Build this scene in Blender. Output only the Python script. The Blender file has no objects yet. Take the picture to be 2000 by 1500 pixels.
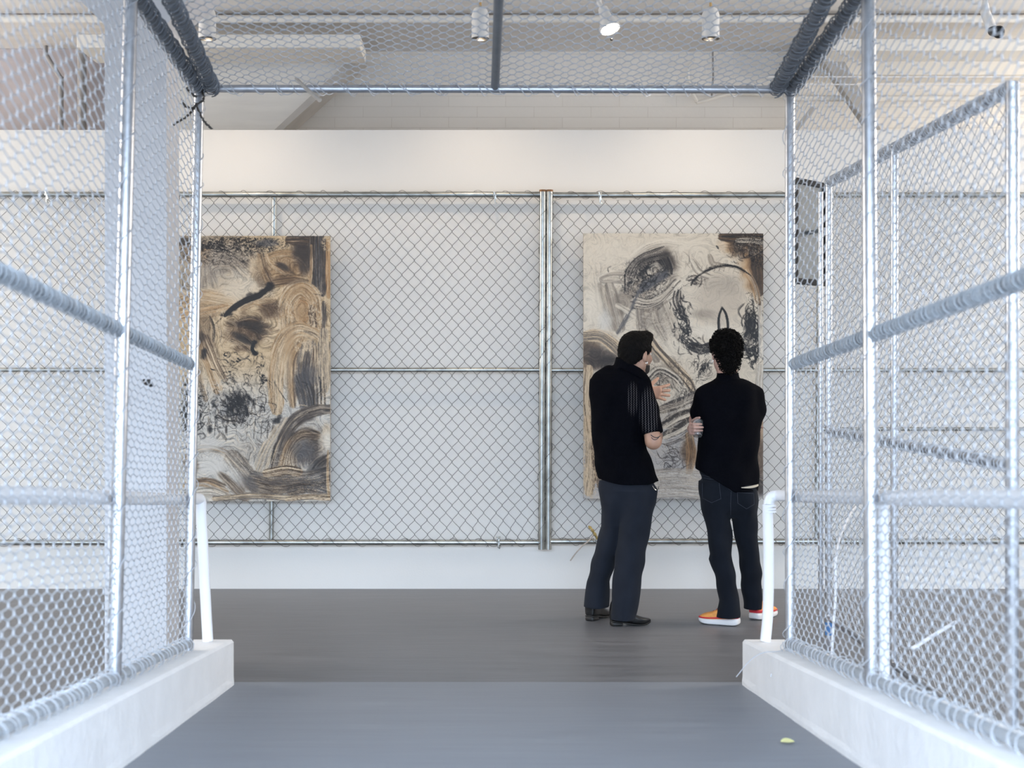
import bpy, bmesh, math, random
import numpy as np
from mathutils import Vector, Matrix

# ------------------------------------------------------------------ frame of the place
F, CX, HY, EYE = 2800.0, 935.0, 710.0, 1.5      # focal length in px, vanishing point, eye height in m
scene = bpy.context.scene
COL = scene.collection
R = random.Random(7)
RNG = np.random.default_rng(11)

def P(px, py, d):
    return Vector(((px - CX) / F * d, d, EYE + (HY - py) / F * d))

cam_data = bpy.data.cameras.new('camera')
cam = bpy.data.objects.new('camera', cam_data); COL.objects.link(cam)
cam.location = (0, 0, EYE); cam.rotation_euler = (math.pi / 2, 0, 0)
cam_data.sensor_width = 36; cam_data.lens = F / 2000 * 36
cam_data.shift_x = (1000 - CX) / 2000; cam_data.shift_y = -(750 - HY) / 2000
cam_data.clip_start = 0.05; cam_data.clip_end = 200
cam_data.dof.use_dof = True; cam_data.dof.focus_distance = 8.4; cam_data.dof.aperture_fstop = 2.8
scene.camera = cam

world = bpy.data.worlds.new('daylight'); scene.world = world; world.use_nodes = True
bg = world.node_tree.nodes['Background']
bg.inputs['Color'].default_value = (0.76, 0.87, 1.0, 1); bg.inputs["Strength"].default_value = 4.0

def area(name, loc, rot, sx, sy, power, color):
    l = bpy.data.lights.new(name, 'AREA'); l.shape = 'RECTANGLE'; l.size = sx; l.size_y = sy
    l.energy = power; l.color = color
    o = bpy.data.objects.new(name, l); COL.objects.link(o); o.location = loc; o.rotation_euler = rot
    return o
# bright open sky in front of the building, behind the camera; the door header cuts it off from the upper wall
area('daylight_sky', (0, -4.5, 4.7), (math.radians(72), 0, 0), 9.0, 3.8, 2650, (0.62, 0.79, 1.0))
# added fill lights, unseen at both sides, to brighten ceiling, brick and mesh
area('side_fill_left', (-6.85, 8.8, 2.85), (math.radians(100), 0, math.radians(-90)), 4.2, 1.8, 290, (1.0, 0.91, 0.81))
area('side_fill_right', (6.85, 8.8, 2.85), (math.radians(100), 0, math.radians(90)), 4.2, 1.8, 290, (1.0, 0.91, 0.81))

scene.view_settings.view_transform = 'Standard'; scene.view_settings.look = 'None'
scene.view_settings.gamma = 1; scene.view_settings.use_curve_mapping = False
scene.view_settings.exposure = 0.0

# ------------------------------------------------------------------ helpers
def lin(c):
    c = np.asarray(c, float) / 255.0
    return tuple(np.where(c <= 0.04045, c / 12.92, ((c + 0.055) / 1.055) ** 2.4))

def mat(name, rgb, rough=0.5, metal=0.0, noise=0.0, nscale=8.0, bump=0.0, bscale=60.0, stretch=(1, 1, 1), **kw):
    m = bpy.data.materials.new(name); m.use_nodes = True
    nt = m.node_tree; b = nt.nodes['Principled BSDF']
    b.inputs['Base Color'].default_value = (*rgb, 1); b.inputs['Roughness'].default_value = rough
    b.inputs['Metallic'].default_value = metal
    for k, v in kw.items(): b.inputs[k.replace('_', ' ')].default_value = v
    tc = nt.nodes.new('ShaderNodeTexCoord'); mp = nt.nodes.new('ShaderNodeMapping')
    mp.inputs['Scale'].default_value = stretch
    nt.links.new(tc.outputs['Object'], mp.inputs['Vector'])
    if noise:
        n = nt.nodes.new('ShaderNodeTexNoise'); n.inputs['Scale'].default_value = nscale; n.inputs['Detail'].default_value = 6
        nt.links.new(mp.outputs[0], n.inputs['Vector'])
        r = nt.nodes.new('ShaderNodeValToRGB')
        r.color_ramp.elements[0].position = 0.3; r.color_ramp.elements[1].position = 0.7
        r.color_ramp.elements[0].color = (*[c * (1 - noise) for c in rgb], 1)
        r.color_ramp.elements[1].color = (*[min(1, c * (1 + noise)) for c in rgb], 1)
        nt.links.new(n.outputs['Fac'], r.inputs['Fac']); nt.links.new(r.outputs['Color'], b.inputs['Base Color'])
    if bump:
        n = nt.nodes.new('ShaderNodeTexNoise'); n.inputs['Scale'].default_value = bscale; n.inputs['Detail'].default_value = 5
        nt.links.new(mp.outputs[0], n.inputs['Vector'])
        bp = nt.nodes.new('ShaderNodeBump'); bp.inputs['Strength'].default_value = bump; bp.inputs['Distance'].default_value = 0.01
        nt.links.new(n.outputs['Fac'], bp.inputs['Height']); nt.links.new(bp.outputs['Normal'], b.inputs['Normal'])
    return m

def tag(o, label=None, cat=None, group=None, kind=None):
    if label: o['label'] = label
    if cat: o['category'] = cat
    if group: o['group'] = group
    if kind: o['kind'] = kind
    return o

def empty(name, loc, label, cat, group=None):
    o = bpy.data.objects.new(name, None); COL.objects.link(o); o.location = loc
    o.empty_display_size = 0.05
    return tag(o, label, cat, group)

def link(name, me, m, parent=None):
    if m is not None: me.materials.append(m)
    o = bpy.data.objects.new(name, me); COL.objects.link(o)
    if parent is not None:
        o.parent = parent
        pl = Vector((0, 0, 0)); q = parent
        while q is not None: pl += q.location; q = q.parent
        o.location = -pl                                  # geometry below is written in world coordinates
    return o

def raw_mesh(name, verts, faces, smooth=True):
    """verts (N,3), faces (M,4) int array"""
    verts = np.asarray(verts, np.float32); faces = np.asarray(faces, np.int32)
    me = bpy.data.meshes.new(name); k = faces.shape[1]
    me.vertices.add(len(verts)); me.vertices.foreach_set('co', verts.ravel())
    me.loops.add(faces.size); me.loops.foreach_set('vertex_index', faces.ravel())
    me.polygons.add(len(faces)); me.polygons.foreach_set('loop_start', np.arange(len(faces), dtype=np.int32) * k)
    try: me.polygons.foreach_set('loop_total', np.full(len(faces), k, np.int32))
    except Exception: pass
    me.update(calc_edges=True); me.validate()
    if smooth: me.polygons.foreach_set('use_smooth', np.ones(len(me.polygons), bool))
    return me

class MB:
    """collects shapes into ONE mesh"""
    def __init__(s): s.v = []; s.f = []; s.n = 0
    def add(s, v, f):
        v = np.asarray(v, float); f = np.asarray(f, int) + s.n
        s.v.append(v); s.f.append(f); s.n += len(v); return s
    def box(s, a, b):
        x0, y0, z0 = a; x1, y1, z1 = b
        v = [(x0,y0,z0),(x1,y0,z0),(x1,y1,z0),(x0,y1,z0),(x0,y0,z1),(x1,y0,z1),(x1,y1,z1),(x0,y1,z1)]
        return s.hexa(v)
    def hexa(s, v):
        return s.add(v, [(0,3,2,1),(4,5,6,7),(0,1,5,4),(1,2,6,5),(2,3,7,6),(3,0,4,7)])
    def prism(s, pts, y0, y1):
        """outline of (x,z) pairs convex quad given thickness from y0 to y1"""
        assert len(pts) == 4
        v = [(x, y0, z) for x, z in pts] + [(x, y1, z) for x, z in pts]
        return s.add(v, [(0,1,2,3),(7,6,5,4),(0,4,5,1),(1,5,6,2),(2,6,7,3),(3,7,4,0)])
    def tube(s, pts, r, n=12, caps=True, up=None):
        p = np.asarray([tuple(q) for q in pts], float); m = len(p)
        rr = np.broadcast_to(np.asarray(r, float), (m,))
        t = np.gradient(p, axis=0); t /= np.linalg.norm(t, axis=1)[:, None] + 1e-12
        ref = np.array(up if up is not None else ((0, 0, 1) if abs(t[0][2]) < 0.9 else (1, 0, 0)), float)
        a = np.zeros_like(p); prev = ref
        for i in range(m):
            q = prev - t[i] * prev.dot(t[i]); q /= np.linalg.norm(q) + 1e-12; a[i] = q; prev = q
        b = np.cross(t, a)
        ang = np.arange(n) * 2 * math.pi / n
        ring = p[:, None, :] + rr[:, None, None] * (np.cos(ang)[None, :, None] * a[:, None, :] + np.sin(ang)[None, :, None] * b[:, None, :])
        v = ring.reshape(-1, 3)
        i = np.arange(m - 1)[:, None] * n; j = np.arange(n)[None, :]; j2 = (j + 1) % n
        f = np.stack([i + j, i + n + j, i + n + j2, i + j2], -1).reshape(-1, 4)[:, ::-1]
        f = [tuple(q) for q in f]; vv = [v]
        if caps:
            base = len(v); vv.append(p[[0, -1]])
            for k in range(0, n):
                k2 = (k + 1) % n
                f.append((base, k, k2, base)); f.append((base + 1, (m - 1) * n + k2, (m - 1) * n + k, base + 1))
            return s.add_tri(np.concatenate(vv), f)
        return s.add(np.concatenate(vv), f)
    def add_tri(s, v, f):
        s.v.append(np.asarray(v, float))
        s.f.append([tuple(x + s.n for x in q) for q in f]); s.n += len(v); return s
    def build(s, name, m, parent=None, smooth=True, bevel=0):
        v = np.concatenate(s.v); faces = []
        for q in s.f:
            for t in q:
                t = [int(x) for x in t]
                if t[0] == t[-1]: t = t[:-1]
                faces.append(t)
        me = bpy.data.meshes.new(name); me.from_pydata([tuple(x) for x in v], [], faces); me.update()
        o = link(name, me, m, parent)
        if bevel:
            md = o.modifiers.new('bevel', 'BEVEL'); md.width = bevel; md.segments = 2; md.limit_method = 'ANGLE'
        if smooth:
            me.polygons.foreach_set('use_smooth', np.ones(len(faces), bool))
            try: me.set_sharp_from_angle(angle=math.radians(40))
            except Exception: pass
        return o

def lathe(name, prof, m, parent=None, n=32, origin=(0, 0, 0), axis=None):
    v = []; f = []
    for r, z in prof:
        for k in range(n):
            a = 2 * math.pi * k / n; v.append(Vector((r * math.cos(a), r * math.sin(a), z)))
    if axis is not None:
        q = Vector((0, 0, 1)).rotation_difference(Vector(axis)).to_matrix(); v = [q @ x for x in v]
    v = [tuple(x + Vector(origin)) for x in v]
    for i in range(len(prof) - 1):
        for k in range(n):
            k2 = (k + 1) % n; f.append((i*n+k, i*n+k2, (i+1)*n+k2, (i+1)*n+k))
    me = bpy.data.meshes.new(name); me.from_pydata(v, [], f); me.update()
    me.polygons.foreach_set('use_smooth', np.ones(len(f), bool))
    try: me.set_sharp_from_angle(angle=math.radians(35))
    except Exception: pass
    return link(name, me, m, parent)

def spline(pts, n=8):
    """catmull-rom through points"""
    p = [np.array(tuple(q), float) for q in pts]; p = [2*p[0]-p[1]] + p + [2*p[-1]-p[-2]]; out = []
    for i in range(1, len(p) - 2):
        for k in range(n):
            t = k / n
            out.append(0.5*((2*p[i]) + (-p[i-1]+p[i+1])*t + (2*p[i-1]-5*p[i]+4*p[i+1]-p[i+2])*t*t + (-p[i-1]+3*p[i]-3*p[i+1]+p[i+2])*t**3))
    out.append(p[-2]); return out

def wires(mapf, L, H, du, dv, r, nrm, sides=5, jitter=0.002, flat=0.16, along='u', rnd=0.75):
    """chain link fabric: zigzag wires with rounded, interlocked bends.
    mapf(u, v) -> (N,3) world points, fabric covers u 0..L, v 0..H; du, dv the diagonals of a diamond"""
    V = []; Fc = []; n0 = 0
    if along == 'u': la, lb, a, b = L, H, du / 2, dv / 2
    else: la, lb, a, b = H, L, dv / 2, du / 2
    nw = int(lb / b); nb = int(la / a) + 1
    nrm = np.asarray(nrm, float); nrm /= np.linalg.norm(nrm)
    for i in range(nw):
        k = np.arange(nb); s = (k + i) % 2
        base = k * a; hi = i * b + s * b
        sg = np.where(s == 1, 1.0, -1.0)
        jj = RNG.normal(0, jitter, (nb, 2))
        # three points for each bend
        A = np.stack([base - flat * a, base, base + flat * a], 1) + jj[:, :1]
        ov = b * 0.05
        B = np.stack([hi - sg * b * flat * rnd, hi + sg * ov, hi - sg * b * flat * rnd], 1) + jj[:, 1:]
        off = np.stack([-sg * r * 0.9, 0 * sg, sg * r * 0.9], 1)
        A = A.ravel(); B = B.ravel(); off = off.ravel()
        p = mapf(A, B) if along == 'u' else mapf(B, A)
        p = p + off[:, None] * nrm[None, :]
        t = np.gradient(p, axis=0); t /= np.linalg.norm(t, axis=1)[:, None] + 1e-12
        q = nrm[None, :] - t * (t @ nrm)[:, None]; q /= np.linalg.norm(q, axis=1)[:, None] + 1e-12
        c = np.cross(t, q); ang = np.arange(sides) * 2 * math.pi / sides
        ring = p[:, None, :] + r * (np.cos(ang)[None, :, None] * q[:, None, :] + np.sin(ang)[None, :, None] * c[:, None, :])
        m = len(p); V.append(ring.reshape(-1, 3))
        ii = np.arange(m - 1)[:, None] * sides; j = np.arange(sides)[None, :]; j2 = (j + 1) % sides
        Fc.append(np.stack([ii + j2, ii + sides + j2, ii + sides + j, ii + j], -1).reshape(-1, 4) + n0); n0 += m * sides
    return np.concatenate(V), np.concatenate(Fc)

def helix(a, b, R0, r, pitch, phase=0.0, wob=0.0, n=5, seg=10):
    a = np.array(tuple(a)); b = np.array(tuple(b)); L = np.linalg.norm(b - a); t = (b - a) / L
    ref = np.array([0, 0, 1.0]) if abs(t[2]) < 0.9 else np.array([1.0, 0, 0])
    p = ref - t * ref.dot(t); p /= np.linalg.norm(p); q = np.cross(t, p)
    k = max(8, int(L / pitch * seg)); out = []
    for i in range(k + 1):
        u = i / k; an = phase + 2 * math.pi * u * L / pitch + wob * math.sin(u * 37 + phase)
        rr = R0 + wob * 0.004 * (1 + math.sin(u * 91 + phase))
        out.append(a + t * L * u + rr * (math.cos(an) * p + math.sin(an) * q))
    return out
# ------------------------------------------------------------------ materials
def brick_mat():
    m = mat('painted_brick', (0.84, 0.82, 0.79), 0.8, bump=0.25, bscale=25)
    nt = m.node_tree; b = nt.nodes['Principled BSDF']
    tc = nt.nodes['Texture Coordinate']; mp = nt.nodes.new('ShaderNodeMapping'); mp.inputs['Rotation'].default_value = (math.pi/2, 0, 0)
    nt.links.new(tc.outputs['Object'], mp.inputs['Vector'])
    nz = nt.nodes.new('ShaderNodeTexNoise'); nz.inputs['Scale'].default_value = 3.0
    mx = nt.nodes.new('ShaderNodeMixRGB'); mx.inputs['Fac'].default_value = 0.02
    nt.links.new(mp.outputs[0], mx.inputs[1]); nt.links.new(nz.outputs['Color'], mx.inputs[2])
    br = nt.nodes.new('ShaderNodeTexBrick'); br.inputs['Scale'].default_value = 1.0
    br.inputs['Brick Width'].default_value = 0.42; br.inputs['Row Height'].default_value = 0.078
    br.inputs['Mortar Size'].default_value = 0.0014; br.inputs['Mortar Smooth'].default_value = 0.6
    br.inputs['Color1'].default_value = (0.85, 0.83, 0.80, 1); br.inputs['Color2'].default_value = (0.83, 0.81, 0.78, 1)
    br.inputs['Mortar'].default_value = (0.58, 0.54, 0.50, 1)
    nt.links.new(mx.outputs[0], br.inputs['Vector'])
    nz2 = nt.nodes.new('ShaderNodeTexNoise'); nz2.inputs['Scale'].default_value = 2.2
    mk = nt.nodes.new('ShaderNodeMixRGB'); mk.blend_type = 'MIX'
    rp = nt.nodes.new('ShaderNodeValToRGB'); rp.color_ramp.elements[0].position = 0.42; rp.color_ramp.elements[1].position = 0.6
    nt.links.new(nz2.outputs['Fac'], rp.inputs['Fac']); nt.links.new(rp.outputs['Color'], mk.inputs['Fac'])
    mk.inputs[2].default_value = (0.84, 0.82, 0.79, 1)
    nt.links.new(br.outputs['Color'], mk.inputs[1]); nt.links.new(mk.outputs[0], b.inputs['Base Color'])
    bp = [n for n in nt.nodes if n.type == 'BUMP'][0]
    b2 = nt.nodes.new('ShaderNodeBump'); b2.inputs['Strength'].default_value = 0.5; b2.inputs['Distance'].default_value = 0.006; b2.invert = True
    nt.links.new(br.outputs['Fac'], b2.inputs['Height']); nt.links.new(bp.outputs['Normal'], b2.inputs['Normal'])
    nt.links.new(b2.outputs['Normal'], b.inputs['Normal'])
    return m

def streak_floor(name, c0, c1, rough):
    m = mat(name, c0, rough, bump=0.12, bscale=14, stretch=(0.5, 4, 1)); nt = m.node_tree; b = nt.nodes['Principled BSDF']
    mp = [n for n in nt.nodes if n.type == 'MAPPING'][0]
    n1 = nt.nodes.new('ShaderNodeTexNoise'); n1.inputs['Scale'].default_value = 3.5; n1.inputs['Detail'].default_value = 9; n1.inputs['Roughness'].default_value = 0.65
    nt.links.new(mp.outputs[0], n1.inputs['Vector'])
    r = nt.nodes.new('ShaderNodeValToRGB'); r.color_ramp.elements[0].position = 0.3; r.color_ramp.elements[1].position = 0.72
    r.color_ramp.elements[0].color = (*c0, 1); r.color_ramp.elements[1].color = (*c1, 1)
    nt.links.new(n1.outputs['Fac'], r.inputs['Fac']); nt.links.new(r.outputs['Color'], b.inputs['Base Color'])
    rr = nt.nodes.new('ShaderNodeMapRange'); rr.inputs['To Min'].default_value = rough - 0.08; rr.inputs['To Max'].default_value = rough + 0.12
    nt.links.new(n1.outputs['Fac'], rr.inputs['Value']); nt.links.new(rr.outputs[0], b.inputs['Roughness'])
    return m

M_wall = mat('white_wall_paint', (0.79, 0.775, 0.75), 0.75, noise=0.015, nscale=1.5, bump=0.05, bscale=90)
M_brick = brick_mat()
M_ceil = mat('painted_board_ceiling', (0.74, 0.725, 0.71), 0.8, noise=0.06, nscale=3, bump=0.1, bscale=8, stretch=(0.4, 3, 1))
M_beam = mat('cream_beam_paint', (0.78, 0.76, 0.72), 0.7, noise=0.04, nscale=4, bump=0.08, bscale=20)
M_grey_panel = mat('grey_painted_concrete', (0.68, 0.68, 0.67), 0.8, noise=0.05, nscale=3, bump=0.15, bscale=12, stretch=(0.5, 1, 5))
M_strip = mat('dark_grey_brace_paint', (0.27, 0.26, 0.26), 0.7, noise=0.08, nscale=6)
M_brace = mat('grey_brace_paint', (0.43, 0.42, 0.41), 0.7, noise=0.08, nscale=6)
M_floor = streak_floor('grey_floor_paint', (0.118, 0.117, 0.124), (0.190, 0.190, 0.201), 0.42)
M_ramp = streak_floor('grey_ramp_paint', (0.200, 0.218, 0.252), (0.256, 0.278, 0.315), 0.5)
M_curb = mat('white_curb_paint', (0.87, 0.875, 0.885), 0.65, noise=0.04, nscale=6, bump=0.5, bscale=22)
M_galv = mat('galvanised_pipe', (0.52, 0.54, 0.58), 0.30, 1.0, noise=0.12, nscale=30, bump=0.05, bscale=120)
M_wire = mat('galvanised_wire', (0.54, 0.565, 0.605), 0.5, 0.25)
M_rail = mat('dull_galvanised_rail', (0.17, 0.185, 0.21), 0.5, 0.4, noise=0.1, nscale=20)
M_lace = mat('dull_lacing_wire', (0.42, 0.45, 0.485), 0.55, 0.3)
M_oldpipe = mat('aged_fence_pipe', (0.40, 0.41, 0.395), 0.33, 1.0, noise=0.3, nscale=14, bump=0.05, bscale=100)
M_oldwire = mat('aged_fence_wire', (0.16, 0.155, 0.15), 0.5, 0.6)
M_darkwire = mat('dark_tie_wire', (0.06, 0.055, 0.05), 0.55, 0.5)
M_white = mat('white_gloss_paint', (0.80, 0.81, 0.84), 0.35, noise=0.02, nscale=10)
M_column = mat('white_column_paint', (0.64, 0.63, 0.645), 0.7, noise=0.03, nscale=4, bump=0.1, bscale=30)
M_lampw = mat('white_lamp_enamel', (0.70, 0.70, 0.70), 0.4)
M_black = mat('black_lamp_trim', (0.02, 0.02, 0.02), 0.4)
M_brass = mat('brass_socket', (0.75, 0.52, 0.25), 0.3, 1.0)
M_clip = mat('zinc_clip', (0.85, 0.88, 0.88), 0.18, 1.0)
M_stick = mat('weathered_stick', (0.40, 0.36, 0.32), 0.8, noise=0.2, nscale=20)
M_rust = mat('rusty_pipe_end', (0.22, 0.11, 0.05), 0.8, noise=0.4, nscale=30)

def struct(name, mb, m, label=None, **k):
    o = mb.build(name, m, None, **k); tag(o, label, None, None, 'structure'); return o

# ------------------------------------------------------------------ room shell
ZC = 3.85
struct('floor', MB().box((-7, 0.3, -0.2), (7, 13.0, 0.0)), M_floor, smooth=False)
struct('ceiling', MB().box((-7, 0.3, ZC), (7, 13.0, ZC + 0.2)), M_ceil, smooth=False)
w = struct('wall_partition', MB().box((-6.9, 9.545, 0), (6.9, 9.70, 3.055)), M_wall, smooth=False)
tag(w, 'low white partition wall behind the chain link fence and paintings')
w = struct('wall_back', MB().box((-7, 10.8, 0), (7, 11.0, ZC)), M_brick, smooth=False)
tag(w, 'painted brick wall above the white partition')
struct('wall_left', MB().box((-7.2, 0.3, 0), (-7, 11, ZC)), M_wall, smooth=False)
struct('wall_right', MB().box((7, 0.3, 0), (7.2, 11, ZC)), M_wall, smooth=False)
struct('wall_front', MB().box((-7.2, 0.1, -0.2), (-1.45, 0.3, 0.66)).box((1.5, 0.1, -0.2), (7.2, 0.3, 0.66)).box((-7.2, 0.1, 2.95), (7.2, 0.3, ZC + 0.2)), M_wall, smooth=False)

SL = 0.1
def ramp_z(y): return (6.75 - y) * SL * 0.97
mb = MB(); y0, y1 = -0.2, 6.75
mb.hexa([(-1.15, y0, -0.02), (1.24, y0, -0.02), (1.24, y1, -0.02), (-1.15, y1, -0.02),
         (-1.15, y0, ramp_z(y0)), (1.24, y0, ramp_z(y0)), (1.24, y1, 0.0005), (-1.15, y1, 0.0005)])
o = struct('ramp', mb, M_ramp, 'grey painted ramp sloping down between the two white curbs', smooth=False)
ov = MB().box((-40, -60, 0.4), (40, -0.2, 0.66))
struct('floor_outside', ov, mat('pale_pavement', (0.42, 0.42, 0.42), 0.85, noise=0.1, nscale=5), smooth=False)

# ceiling beams, boards and far braces
def beam(name, x0, x1, ytop, ybot, d, depth, m=M_beam, label=None):
    z1 = P(0, ytop, d).z; z0 = P(0, ybot, d).z
    return struct(name, MB().box(((x0 - CX) / F * d, d, z0), ((x1 - CX) / F * d, d + depth, z1)), m, label, smooth=False, bevel=0.004)
beam('trim_1', 150, 703, 67, 93, 9.6, 0.5, label='long cream box beam under the ceiling at the left, ending near the middle')
beam('trim_2', 1625, 2300, 76, 99, 9.6, 0.35, label='cream box beam under the ceiling on the right')
beam('trim_3', 1560, 2400, 107, 146, 10.5, 0.30, label='pale lintel panel under the right box beam')
# slab edge with diagonal brace on the left
mb = MB(); D = 10.35
def xz(px, py, d): q = P(px, py, d); return (q.x, q.z)
mb.prism([xz(300, 256, D), xz(536, 256, D), xz(692, 112, D), xz(300, 112, D)], D, D + 0.3)
struct('trim_4', mb, M_grey_panel, 'grey panel with a slanting right edge above the white partition on the left', smooth=False)
mb = MB(); mb.prism([xz(536, 256, D), xz(552, 256, D), xz(712, 112, D), xz(690, 112, D)], D - 0.03, D + 0.3)
struct('trim_5', mb, M_brace, 'dark diagonal strip edging the slanting grey panel', smooth=False)
mb = MB(); mb.prism([xz(1702, 256, D), xz(1722, 256, D), xz(1642, 105, D), xz(1600, 105, D)], D, D + 0.12)
struct('trim_6', mb, M_brace, 'dark diagonal brace on the right, seen through the cage mesh', smooth=False)
mb = MB(); mb.prism([xz(1552, 250, D), xz(1560, 254, D), xz(1594, 212, D), xz(1586, 208, D)], D, D + 0.06)
struct('trim_7', mb, M_brace, 'short grey diagonal brace just right of the cage corner post', smooth=False)
mb = MB()
mb.tube([P(-900, 37, 9.55), P(2700, 37, 9.55)], 0.026, 12)
struct('trim_8', mb, M_beam, 'long round cream pipe running across under the ceiling')
mb = MB().box((-7, 9.62, ZC - 0.004), (7, 9.645, ZC + 0.01))
struct('trim_9', mb, M_strip, 'dark joint line between ceiling boards', smooth=False)
# column with flared head, left of the ramp
mb = MB(); cx0, cx1, cy0, cy1 = -1.80, -1.503, 6.9, 7.19; zf = 3.13; fl = 0.72
mb.box((cx0, cy0, 0), (cx1, cy1, zf))
mb.hexa([(cx0, cy0, zf), (cx1, cy0, zf), (cx1, cy1, zf), (cx0, cy1, zf),
         (cx0 - fl, cy0 - 0.3, ZC), (cx1 + fl, cy0 - 0.3, ZC), (cx1 + fl, cy1 + 0.3, ZC), (cx0 - fl, cy1 + 0.3, ZC)])
o = mb.build('column', M_column, None, smooth=False)
tag(o, 'square white column with a flared head left of the ramp, behind the cage mesh', 'column', None, 'structure')

mb = MB().box((P(-900, 0, 10.7).x, 10.69, P(0, 256, 10.69).z - 0.1), (P(206, 0, 10.69).x, 10.8, P(0, 95, 10.69).z))  # flat panel, darker than the brick it stands against
struct('trim_10', mb, mat('mauve_grey_panel', (0.40, 0.37, 0.39), 0.8, noise=0.15, nscale=3), 'dark mauve-grey panel above the partition at the far left', smooth=False)
# wall pipes high at the far left
for k, (px, r, y0, lab) in enumerate([(119, 0.020, 150, 'thinner dark vertical pipe above the partition at the far left'), (160, 0.034, 95, 'thicker dark vertical pipe above the partition at the far left')]):
    t = MB().tube([P(px, y0, 10.6), P(px, 262, 10.6)], r, 12)
    t.tube([P(px, y0 + 4, 10.6), P(px - 30 + 8 * k, y0 - 45, 10.6), P(px - 30 + 8 * k, 60, 10.6)], r * 0.9, 10)
    o = t.build('wall_pipe', M_strip); tag(o, lab, 'pipe')

# thin conduit on the brick wall at the right
t = MB()
path = spline([P(1358, 118, 10.7), P(1344, 132, 10.7), P(1346, 165, 10.7), P(1360, 196, 10.7), P(1368, 199, 10.7), P(1440, 182, 10.7), P(1545, 190, 10.7), P(1800, 192, 10.7), P(2300, 192, 10.7)], 8)
t.tube(path, 0.013, 8)
o = t.build('conduit', M_beam); tag(o, 'thin pale conduit bending along the brick wall above the right painting', 'conduit')
t = MB().tube([P(1392, 100, 10.7), P(1393, 150, 10.7), P(1390, 190, 10.7)], 0.007, 6)
o = t.build('cable', M_strip); tag(o, 'dark thin cable hanging down the brick wall beside the conduit loop', 'cable')
t = MB().tube([P(1545, 192, 10.45), P(2400, 192, 10.45)], 0.022, 10)
o = t.build('pipe', M_beam); tag(o, 'thick pale horizontal pipe above the partition on the right', 'pipe')
for py, lab in ((150, 'upper of two thin white cables stretched above the right fence'), (165, 'lower of two thin white cables stretched above the right fence')):
    t = MB().tube([P(1500, py, 10.2), P(2400, py, 10.2)], 0.005, 6)
    o = t.build('stretched_cable', M_white); tag(o, lab, 'cable')
# ------------------------------------------------------------------ fence on the partition wall
DF = 9.46
PR = 0.0195
def fence_clip(root, px, py, d):
    a = P(px, py, d)
    mb = MB().tube(helix(a + Vector((-0.012, 0, 0)), a + Vector((0.012, 0, 0)), PR + 0.003, 0.003, 0.008, n=5), 0.003, 6)
    mb.tube([a + Vector((0, -PR, -0.01)), a + Vector((0, -PR, -0.05)), a + Vector((0.012, -PR, -0.055))], 0.006, 8)
    mb.tube([a + Vector((-0.008, -PR - 0.004, 0.02)), a + Vector((0.01, -PR - 0.004, -0.03))], 0.004, 8)
    return mb.build('clip', M_clip, root)

def wall_fence(px0, px1, ytop, ymid, ybot, mid_px, name_label, ends, clips, mid_range=None, extra=None, sag=None):
    root = empty('chain_link_fence', P((px0 + px1) / 2, ybot, DF), name_label, 'fence')
    for nm, y in (('top_rail', ytop), ('middle_rail', ymid), ('bottom_rail', ybot)):
        MB().tube([P(px0, y, DF), P((px0 + px1) / 2, y, DF), P(px1, y, DF)], PR if nm != 'middle_rail' else 0.0155, 14).build(nm, M_oldpipe, root)
    if extra: MB().tube([P(extra[0], extra[2], DF + 0.02), P(extra[1], extra[2], DF + 0.02)], 0.013, 10).build('lower_rail', M_oldpipe, root)
    for px in ends:
        MB().tube([P(px, 371, DF - 0.005), P(px - 2.5, 1073, DF - 0.005)], PR + 0.002, 14).build('end_post', M_oldpipe, root)
        q = P(px, 371, DF - 0.005)
        MB().tube([q + Vector((0, 0, -0.012)), q + Vector((0, 0, 0.001))], PR + 0.003, 14).build('rusty_cap', M_rust, root)
    for px in mid_px:
        MB().tube([P(px + 1, ytop, DF + 0.012), P(px - 5, ybot, DF + 0.012)], 0.0165, 12).build('middle_post', M_oldpipe, root)
    a = P(px0, ybot - 2, DF - 0.015); b = P(px1, ytop + 2, DF - 0.015)
    L = b.x - a.x; H = b.z - a.z
    ox, oz = a.x, a.z
    def mf(u, v):
        x = ox + u; z = oz + v
        if sag:
            sx = (sag[0] - CX) / F * DF; sz = EYE + (HY - sag[1]) / F * DF
            g = np.exp(-((x - sx) / 0.30) ** 2 - np.clip((z - sz) / 0.10, -1, 9) ** 2)
            z = z - 0.028 * g; x = x + 0.03 * g
        return np.stack([x, np.full_like(x, DF - 0.012), z], 1)
    V, Fc = wires(mf, L, H, 24.45 / F * DF, 28.1 / F * DF, 0.0018, (0, -1, 0), sides=5, jitter=0.0006, flat=0.22, along='v')
    link('mesh_fabric', raw_mesh('mesh_fabric', V, Fc), M_oldwire, root)
    # wire lacing round the rails
    mb = MB()
    for y in (ytop, ybot):
        mb.tube(helix(P(px0, y, DF), P(px1, y, DF), PR + 0.004, 0.0016, 0.17, R.random() * 6, 0.6, seg=14), 0.0017, 4, caps=False)
    for px in ends:
        mb.tube(helix(P(px, ytop, DF), P(px - 2.5, ybot, DF), PR + 0.004, 0.0016, 0.19, R.random() * 6, 0.6, seg=14), 0.0017, 4, caps=False)
    mb.build('lacing_wire', M_oldwire, root)
    for c in clips: fence_clip(root, c[0], c[1], DF - 0.003)
    return root

wall_fence(-60, 1058, 380, 722.5, 1059.5, [535], 'long chain link fence panel on the white wall, left of the double posts', [1060],
           [(93, 380), (967, 381), (973, 1054)], sag=(960, 1052))
wall_fence(1072, 2180, 381, 723, 1057.5, [1600], 'chain link fence panel on the white wall, right of the double posts', [1073.5],
           [(1172, 382), (1165, 1054)], extra=(1600, 2180, 838))

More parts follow.
